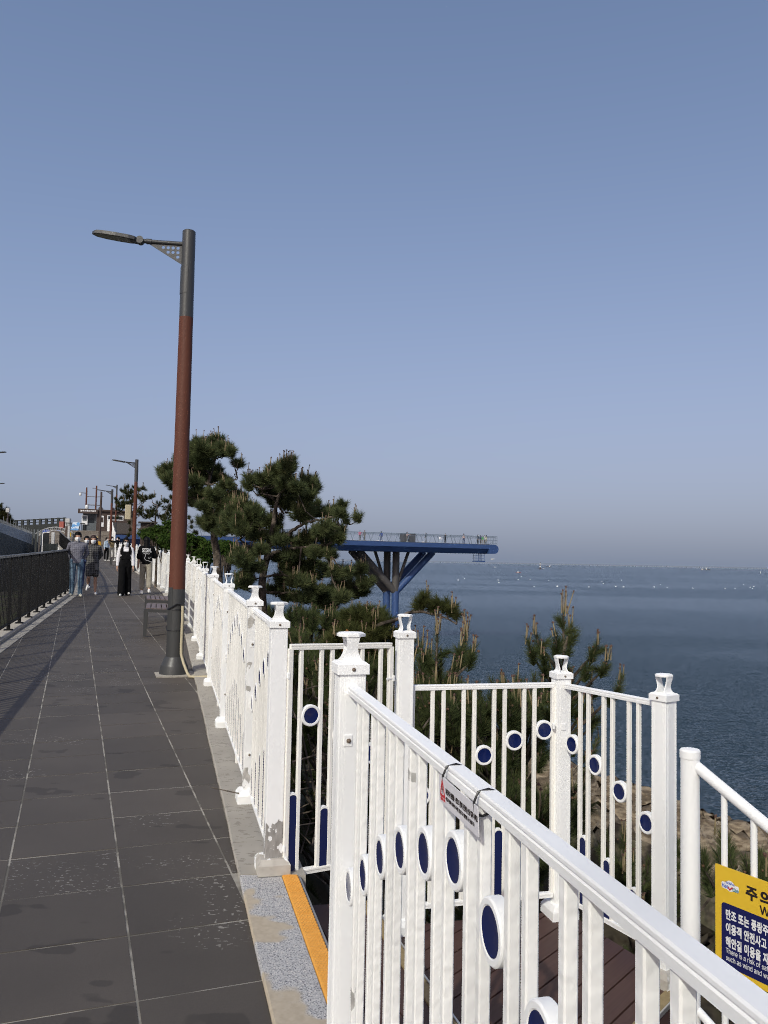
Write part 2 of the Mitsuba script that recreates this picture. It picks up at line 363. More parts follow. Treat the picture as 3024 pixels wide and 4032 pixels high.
RING, DISC = mikit.ply(ring_mesh(.051, .0365, .026), 'white_paint', 40), mikit.ply(disc_mesh(.0368, .0235, bulge=-.005), 'navy_enamel', 40)
def plate_mesh(w, h):
    q = Polygon([(-w / 2, 0), (w / 2, 0)] + [(w / 2 * math.cos(a), h + .35 * w * math.sin(a)) for a in np.linspace(0, math.pi, 9)])
    m = trimesh.creation.extrude_polygon(q, .017, engine='earcut'); v = np.array(m.vertices)
    return np.stack([v[:, 0], v[:, 2] - .0085, v[:, 1]], 1), np.array(m.faces)
def arch_mesh(w, th=.013, d=.018):
    a = np.linspace(0, math.pi, 9)
    q = Polygon([(w / 2 * math.cos(t), .35 * w * math.sin(t) + .002) for t in a] + [(w / 2 * math.cos(t), .35 * w * math.sin(t) + th) for t in a[::-1]]).buffer(0)
    m = trimesh.creation.extrude_polygon(q, d, engine='earcut'); v = np.array(m.vertices)
    return np.stack([v[:, 0], v[:, 2] - d / 2, v[:, 1]], 1), np.array(m.faces)
ARCH = mikit.ply(arch_mesh(.038), 'white_paint')
NG, WG = .058, .107                                          # pitch of the narrow and the wide gaps
ARC = [.555, .455, .345, .266, .210, .160, .203, .266, .345, .455, .555]
PARC = [.92, .84, .76, .69, .62, .62, .69, .76, .84, .92]
def panel(parent, p0, p1, arc, parc, bot=.105, stile=False, detail=2, barmat='cream_paint', railmat='white_paint', seq='wnwnwnwnwnwnwnwnwnwnw', feet=True):
    """Railing between two points at rail-top height: paired bars, ringed blue discs in the wide gaps, blue plates at the foot of the narrow ones."""
    p0, p1 = np.asarray(p0, float), np.asarray(p1, float)
    L = np.linalg.norm((p1 - p0)[:2]); d = (p1 - p0) / L; ang = math.degrees(math.atan2(d[1], d[0]))
    RH = bot
    pieces = {'bar': [], 'ring': [], 'blue_disc': [], 'blue_plate': [], 'arch': []}
    part(parent, 'top_rail', sweep(RAIL, p0, p1, vert=True), railmat)
    part(parent, 'bottom_rail', sweep(LOWR, p0 - V(0, 0, RH), p1 - V(0, 0, RH), vert=True), railmat)
    wid = {'n': NG, 'w': WG}; pitch = L / sum(wid[c] for c in seq)
    s, edges, gaps = 0.0, [0.0], []
    for c in seq:
        g = wid[c] * pitch; gaps.append((s, g, c)); s += g; edges.append(s)
    def W(sv, dz): q = p0 + d * sv + V(0, 0, dz); return T().translate(q.tolist()).rotate([0, 0, 1], ang)
    far = []
    bars = edges if stile else edges[1:-1]
    hl = RH - .024
    for e in bars:
        wd = 1.35 if stile and e in (edges[0], edges[-1]) else 1.0
        if detail == 2: part(parent, 'bar', bar_ply(barmat), None, to_world=W(e, -RH + .001 - .004).scale([wd, wd, hl + .006]))
        else: far.append(move(beam((0, 0, 0), (0, 0, hl), .02, .02, (0, 1, 0)), (p0 + d * e) + V(0, 0, -RH), math.radians(ang)))
    iw = ib = 0
    for s0, g, kd in gaps:
        c = s0 + g / 2
        if kd == 'w':
            if iw < len(arc):
                w = W(c, -arc[iw])
                if detail == 2:
                    r = part(parent, 'ring', RING, None, to_world=w); part(r, 'blue_disc', DISC, None, to_world=w)
                else:
                    far.append(move((ring_mesh(.051, .0365, .03, 10)[0], ring_mesh(.051, .0365, .03, 10)[1]), p0 + d * c - V(0, 0, arc[iw]), math.radians(ang)))
                    pieces['blue_disc'].append(move(disc_mesh(.0368, .016, 10), p0 + d * c - V(0, 0, arc[iw]), math.radians(ang)))
            iw += 1
        else:
            if ib < len(parc):
                h = RH - parc[ib]
                if h > .03:
                    if detail == 2:
                        part(parent, 'blue_plate', plate_mesh(g - .020, h), 'navy_plate', to_world=W(c, -RH))
                        part(parent, 'plate_arch', ARCH, None, to_world=W(c, -RH + h))
                    else: pieces['blue_disc'].append(move(beam((0, 0, 0), (0, 0, h), .037, .012, (0, 1, 0)), p0 + d * c - V(0, 0, RH), math.radians(ang)))
            ib += 1
    if far:
        part(parent, 'bars', cat(far), barmat, kind='stuff')
        if pieces['blue_disc']: part(parent, 'blue_inlays', cat(pieces['blue_disc']), 'navy_plate', kind='stuff')
    if feet and L > 1.2:
        q = p0 + d * (L * .42) - V(0, 0, RH)
        part(parent, 'foot', cat([tube([q + V(0, 0, -.02), q + V(0, 0, -.115)], .011, 8), tube([q + V(0, 0, -.108), q + V(0, 0, -.116)], .045, 12)]), 'cream_paint', 30)
def pt(y, z): return V(fx(y), y, z)
RT, RB = 1.165, 1.06                                         # rail top over the path, rail top to bottom rail
# posts along the line: the near railing, the opening, the long run
def arc_ys(y0, n, step):
    out = [y0]
    for _ in range(n):
        y = out[-1]; 
        for _ in range(40):
            y2 = y + step / 40 / math.hypot(1, (fx(y + .05) - fx(y)) / .05); y = y2
        out.append(y)
    return out
run = [3.98] + arc_ys(5.03, 33, 2.065)
fence = thing('white_fence', 'long white promenade fence of ribbed posts and pickets running past the benches to the steps', 'fence')
dirs = lambda y: math.atan2(1, (fx(y + .3) - fx(y - .3)) / .6)
turns = [0, 0, 1, 0, 1, 1, 0, 0, 1, 0, 0, 0, 1, 0, 0, 0]
for i, y in enumerate(run):
    x = fx(y); z = zg(y) + .022
    fence_post(fence, x, y, z, zg(y) + (1.185 if i else 1.162), dirs(y) - math.pi / 2, turns[i] if i < 16 else 0, 'worn_paint' if i == 0 else ('flaky_paint' if i == 1 else 'white_paint'), detail=i < 16, bmat='bare_plinth' if i == 0 else 'white_paint')
for i in range(len(run) - 1):
    a, b = run[i], run[i + 1]
    d = unit(pt(b, 0) - pt(a, 0)) * .04
    arc, pa = (ARC[5:], PARC[5:]) if i == 0 else (ARC, PARC)
    panel(fence, pt(a, zg(a) + RT) + d, pt(b, zg(b) + RT) - d, arc, pa, bot=RB, detail=2 if i < 5 else 1, **({'seq': 'wnwnwnwnwnw'} if i == 0 else {}))
# bolts on brackets along the path side of the nearest posts
near = thing('white_railing', 'near white railing with thick paint and ringed blue discs crossing the lower right corner', 'railing')
ny = [2.5, .50, -1.50]
nx_ = lambda y: .500 - .2365 * y                                                # the near railing stands on its own line
for i, y in enumerate(ny):
    fence_post(near, nx_(y), y, zg(y) + .02, 1.222 + .0 * y, dirs(y) - math.pi / 2, 0, 'white_paint', bmat='white_paint')
for a, b in zip(ny[:-1], ny[1:]):
    pa_, pb_ = V(nx_(a), a, 1.184), V(nx_(b), b, 1.184); d = unit(pb_ - pa_) * .04
    panel(near, pa_ + d, pb_ - d, ARC, PARC, bot=RB, barmat='thick_paint')
BR = mikit.ply(rbox((0, 0, 0), (.026, .004, .034), .0018, seg=1), 'white_paint')
for parent, y, hs in ((near, 2.5, (.98,)), (fence, 5.03, (.95, .30)), (fence, 6.98, (.98, .30)), (fence, 8.93, (1.0, .33)), (fence, 10.88, (1.0, .33)), (fence, 12.83, (1.0, .33))):
    for h in hs:
        a = dirs(y) - math.pi / 2
        W = T().translate([nx_(y) if parent == near else fx(y), y, zg(y) + h]).rotate([0, 0, 1], math.degrees(a))
        b_ = part(parent, 'bracket', BR, None, to_world=W.translate([-.012, -.0415, 0]))
        part(b_, 'bolt', SCREW, None, to_world=W.translate([-.010, -.044, 0]).scale([1.2, 1.2, 1.2]))
# ---------------------------------------------------------------- ground on the sea side, land, sea
SEA_Z = -12.5
def land_z(x, y):
    t = seaside(x, y)
    s = np.interp(t, [-400, -70, -30, -24, -5.0, -3.25, 0, .30, .8, 2.0, 4, 7.5, 11.5, 13.5, 17, 22, 30, 60], [9, 5, .6, -1.2, -1.2, -.12, -.12, -.55, -1.15, -2.0, -3.2, -4.6, -5.5, -6.9, -10, -13.2, -15, -15.5])
    p = np.stack([x, y, np.zeros_like(x)], -1)
    rough = np.clip((t - 1.0) / 4, 0, 1)
    n = meshkit.fbm(p * .35, 4, 3) - .5
    r = 1 - np.abs(2 * meshkit.fbm(p * np.array([.9, 1.3, 1]), 5, 9) - 1)
    q = meshkit.fbm(p * 2.8, 4, 21) - .5
    s = s + np.interp(t, [2.5, 5.5, 12, 14.5], [0, 1, 1, 0]) * np.clip(.15 * (25 - y), 0, 1.15)      # the rocks stand higher towards the landing
    return zg(y) * np.clip(1 - t / 30, 0, 1) + s + rough * (1.5 * n + 1.7 * (r - .72) + .42 * q) + np.clip((-t - 3.6) / 6, 0, 1) * .6 * n
def grid(xs, ys):
    X, Y = np.meshgrid(xs, ys); v = np.stack([X, Y, land_z(X, Y)], -1).reshape(-1, 3)
    w = len(xs); i, j = np.meshgrid(np.arange(len(ys) - 1), np.arange(w - 1), indexing='ij'); q = (i * w + j)
    return v, np.stack([q, q + 1, q + w + 1, q + w], -1).reshape(-1, 4)
def warp_grid(ts, ys):
    Tt, Y = np.meshgrid(ts, ys); X = fx(Y) + Tt / .955
    v = np.stack([X, Y, land_z(X, Y)], -1).reshape(-1, 3); w = len(ts)
    i, j = np.meshgrid(np.arange(len(ys) - 1), np.arange(w - 1), indexing='ij'); q = (i * w + j)
    return v, np.stack([q, q + 1, q + w + 1, q + w], -1).reshape(-1, 4)
def soil_rock(p, n, uv):
    f = fbm(p.x * 1.1, p.y * 1.1, p.z * 1.1, 4)
    g = fbm(p.x * 9, p.y * 9, p.z * 22, 4)
    rock = mix((.105, .075, .046), (.31, .25, .175), smoothstep(.25, .75, g))
    rock = mix(rock, (.075, .055, .036), smoothstep(.50, .60, fbm(p.x * 2.3, p.y * 2.3, p.z * 7, 4)) * .75)
    soil = mix((.022, .018, .011), (.060, .046, .027), g)
    weed = smoothstep(.52, .60, f) * .8
    soil = mix(soil, (.035, .042, .014), weed)
    t = dr.maximum(0, p.x - (.563 - .265 * p.y)) * .966
    t = dr.select(p.y > 18, (p.x + 4.3 + .38 * (p.y - 18)) * .93, t)
    k = smoothstep(4.6, 6.6, t + 3.2 * (f - .5))
    wet = 1 - smoothstep(-12.2, -11.0, p.z + g)
    return mix(mix(soil, rock, k), (.030, .026, .020), wet)
pbr('ground_mix', proc(soil_rock), .9, bump=lumps(11), scale=.07)
shore = warp_grid(np.concatenate([np.linspace(.02, 3, 16), np.linspace(3.3, 26, 150), np.linspace(28, 60, 10)]), np.concatenate([np.linspace(-8, 34, 260), np.linspace(35, 160, 120)]))
struct('shore_slope', shore, 'ground_mix', True, 'rocky slope falling from the fence to the sea, brown rocks above the water')
pbr('inland_soil', proc(lambda p, n, uv: mix((.045, .04, .028), (.05, .06, .022), smoothstep(.4, .6, fbm(p.x * .6, p.y * .6, 0, 3)))), .95)
land = warp_grid(np.concatenate([[-400, -250, -150, -100, -70], np.linspace(-60, -3.6, 40), [-2.5, -.25]]), np.concatenate([np.linspace(-8, 60, 40), np.linspace(63, 400, 60)]))
struct('land', land, 'inland_soil', True)

def sea_bump(p, n, uv):
    band = fbm(p.x * .006 + 2, p.y * .022, 0, 3)
    a = .62 + .5 * smoothstep(.40, .60, band) + .55 * (1 - smoothstep(235, 330, p.y + 60 * fbm(p.x * .012, p.y * .03, 4, 2)))
    h = .55 * fbm(p.x * .16 + .3 * p.y * .1, p.y * .42, 0, 2) + .30 * fbm(p.x * .9, p.y * 1.7, 1, 3) + .10 * noise(p.x * 5, p.y * 9, 2)
    return a * h
def sea_color(p, n, uv):
    f = fbm(p.x * .010, p.y * .030, 0, 3)
    return mix((.007, .018, .022), (.012, .026, .031), f)
scene['sea_water'] = {'type': 'twosided', 'bsdf': {'type': 'bumpmap', 'arbitrary': proc(sea_bump, eps=.05), 'scale': .5,
                      'bsdf': {'type': 'principled', 'base_color': proc(sea_color), 'roughness': .2, 'specular': .62}}}
xs = np.concatenate([[-40000, -9000, -2000], np.linspace(-500, 1500, 41), [4000, 12000, 50000]]); ys = np.concatenate([[-300, 0], np.linspace(20, 1500, 40), [3000, 8000, 20000, 60000]])
X, Y = np.meshgrid(xs, ys); w = len(xs); i, j = np.meshgrid(np.arange(len(ys) - 1), np.arange(w - 1), indexing='ij'); q = i * w + j
struct('sea', (np.stack([X, Y, X * 0 + SEA_Z], -1).reshape(-1, 3), np.stack([q, q + 1, q + w + 1, q + w], -1).reshape(-1, 4)), 'sea_water')

# ---------------------------------------------------------------- wooden landing, stairs, side panels
DZ = -.31
PA, PB, PC = V(.12, 4.30), V(.975, 4.52), V(1.30, 3.84)
BDv, BNv = V(.64, .768), V(.768, -.64)
nos = V(1.20, 3.572)
deck_area = Polygon([(-.06, 4.20), (.15, 4.36), (1.02, 4.58), (1.36, 3.83), tuple(nos + BDv * .28), tuple(nos - BDv * 1.0), (.40, 2.76)]).buffer(0)
deck = thing('landing', 'wooden landing of reddish brown boards behind the near railing', 'deck')
o = V(-1.5, 2.0); n_ = 0
for k in range(-6, 26):
    c = o + BNv * k * .118
    q = Polygon([c + BDv * -3, c + BDv * 5, c + BDv * 5 + BNv * .1135, c + BDv * -3 + BNv * .1135]).intersection(deck_area)
    for g in getattr(q, 'geoms', [q]):
        if g.area > .01: part(deck, 'board', prism(g.buffer(-.002), DZ - .025, DZ + rng.uniform(-.0008, .0008)), 'deck_board')
part(deck, 'joist', prism(deck_area.buffer(-.03), DZ - .12, DZ - .03), 'deck_board')
tread = thing('upper_step', 'upper wooden step with a gold edge strip between the sill and the landing', 'step')
ea, eb = V(-.035, 4.13), V(.40, 2.75)
ta = Polygon([(-.36, 4.07), tuple(ea), tuple(eb), (fx(2.75) + .13, 2.75), (fx(3.9) + .13, 3.9)])
dirE = unit(eb - ea); nE = V(dirE[1], -dirE[0]) * -1
for k in range(5):
    q = Polygon([ea - dirE * .3 - nE * (.055 + k * .118), eb + dirE * .3 - nE * (.055 + k * .118), eb + dirE * .3 - nE * (.055 + k * .118 + .113), ea - dirE * .3 - nE * (.055 + k * .118 + .113)]).intersection(ta)
    if not q.is_empty and q.geom_type == 'Polygon' and q.area > .004: part(tread, 'board', prism(q, -.13, -.105), 'deck_board')
E3 = lambda p, z: V(p[0], p[1], z)
part(tread, 'edge_strip', beam(E3(ea - nE * .028, -.103), E3(eb - nE * .028, -.103), .050, .012), 'nosing_gold')
part(tread, 'edge_trim', beam(E3(ea + nE * .003, -.104), E3(eb + nE * .003, -.104), .008, .022), 'aluminium')
part(tread, 'riser', beam(E3(ea - nE * .012, -.21), E3(eb - nE * .012, -.21), .02, .18), 'deck_board')
stair = thing('wooden_stair', 'brown wooden stair with gold edge strips going down beside the pipe handrail', 'stair')
for s in range(7):
    z = DZ - .147 * s; a = nos + BNv * .30 * s - BDv * .98; b = nos + BNv * .30 * s + BDv * .27
    st_ = part(stair, 'edge_strip', beam(E3(a - BNv * .03, z + .002), E3(b - BNv * .03, z + .002), .052, .010), 'nosing_gold')
    part(stair, 'edge_trim', beam(E3(a + BNv * .001, z), E3(b + BNv * .001, z), .007, .02), 'aluminium')
    part(stair, 'riser', beam(E3(a - BNv * .012, z - .083), E3(b - BNv * .012, z - .083), .02, .14), 'deck_board')
    if s:
        for m_ in range(2): part(stair, 'board', beam(E3(a - BNv * (.11 + .12 * m_), z - .013), E3(b - BNv * (.11 + .12 * m_), z - .013), .115, .025), 'deck_board')
# railing round the landing
lr = thing('landing_railing', 'white railing with blue discs round the wooden landing', 'railing')
fence_post(lr, *PA, DZ, 1.165, math.atan2(PB[1] - PA[1], PB[0] - PA[0]), 1)
fence_post(lr, *PB, DZ, .945, math.atan2(PB[1] - PA[1], PB[0] - PA[0]) , 1)
fence_post(lr, *PC, DZ, .945, math.atan2(PC[1] - PB[1], PC[0] - PB[0]) + .15, 1, bmat='bare_plinth')
def span(a, b, z0, z1, **k):
    d = unit(b - a) * .045
    panel(lr, E3(a + d, z0), E3(b - d, z1), feet=False, **k)
span(PA, PB, .915, .915, arc=[.56, .46, .37, .30, .25], parc=[.90, .83, .775, .74], bot=1.10, seq='wnwnwnwnw', stile=True)
span(PB, PC, .915, .93, arc=[.31, .38, .47, .57], parc=[.78, .84, .92], bot=1.10, seq='wnwnwnw', stile=False)
gate = thing('side_panel', 'white hinged panel with blue plates between the worn entrance post and the landing', 'gate')
lr_, lr = lr, gate
panel(gate, V(-.432, 3.965, 1.147), V(.048, 4.262, 1.135), [.34, .44, .545], [.72, .80, .90, .98], bot=1.055, seq='nwnwnwn', stile=True, feet=False, railmat='cream_paint')
lr = lr_
HG = rbox((0, 0, 0), (.012, .022, .03), .003, seg=1)
for z in (.20, 1.0): part(gate, 'hinge', move(HG, (-.437, 3.955, z), .5), 'white_paint')
part(gate, 'latch', cat([move(HG, (.062, 4.262, .955), .5), beam((.03, 4.235, .955), (.055, 4.25, .957), .008, .008)]), 'white_paint')
for p, z in ((PB, .70), (PB, .705)):
    pass
part(lr_, 'latch', move(HG, (PB[0] - .05, PB[1] - .05, .69), .2), 'white_paint')
part(lr_, 'bracket', rbox((PB[0] + .005, PB[1] - .043, .685), (.026, .006, .034), .002, .2, 1), 'white_paint')
# pipe handrail with the yellow sign
hr = thing('pipe_handrail', 'white pipe handrail running down beside the stair at the right edge', 'handrail')
hd, H0 = V(.536, -.844, -.49), V(1.281, 3.40, .748)
part(hr, 'post', lathe([(0, -.6), (.0375, -.6), (.0375, .775), (.040, .777), (.041, .782), (.0405, .806), (.036, .812), (.015, .816), (0, .816)], 28, (1.262, 3.415, 0)), 'white_paint', 35)
part(hr, 'post', lathe([(0, -2.2), (.0375, -2.2), (.0375, .05), (.041, .06), (.036, .09), (0, .09)], 20, tuple(H0 + hd * 1.6 + V(0, 0, -.06) * 0)[:2] + (-.04,)), 'white_paint', 35)
part(hr, 'rail', tube([H0 + hd * t for t in (-.005, .3, .8, 1.2, 1.6)], .0225, 16), 'white_paint', 35)
part(hr, 'low_rail', tube([H0 + hd * t - V(0, 0, .95) for t in (0, .8, 1.6)], .017, 12), 'white_paint', 35)
for k in range(12):
    p = H0 + hd * (.128 + .126 * k)
    part(hr, 'baluster', tube([p - V(0, 0, .005), p - V(0, 0, .95)], .0125, 12), 'white_paint', 35)

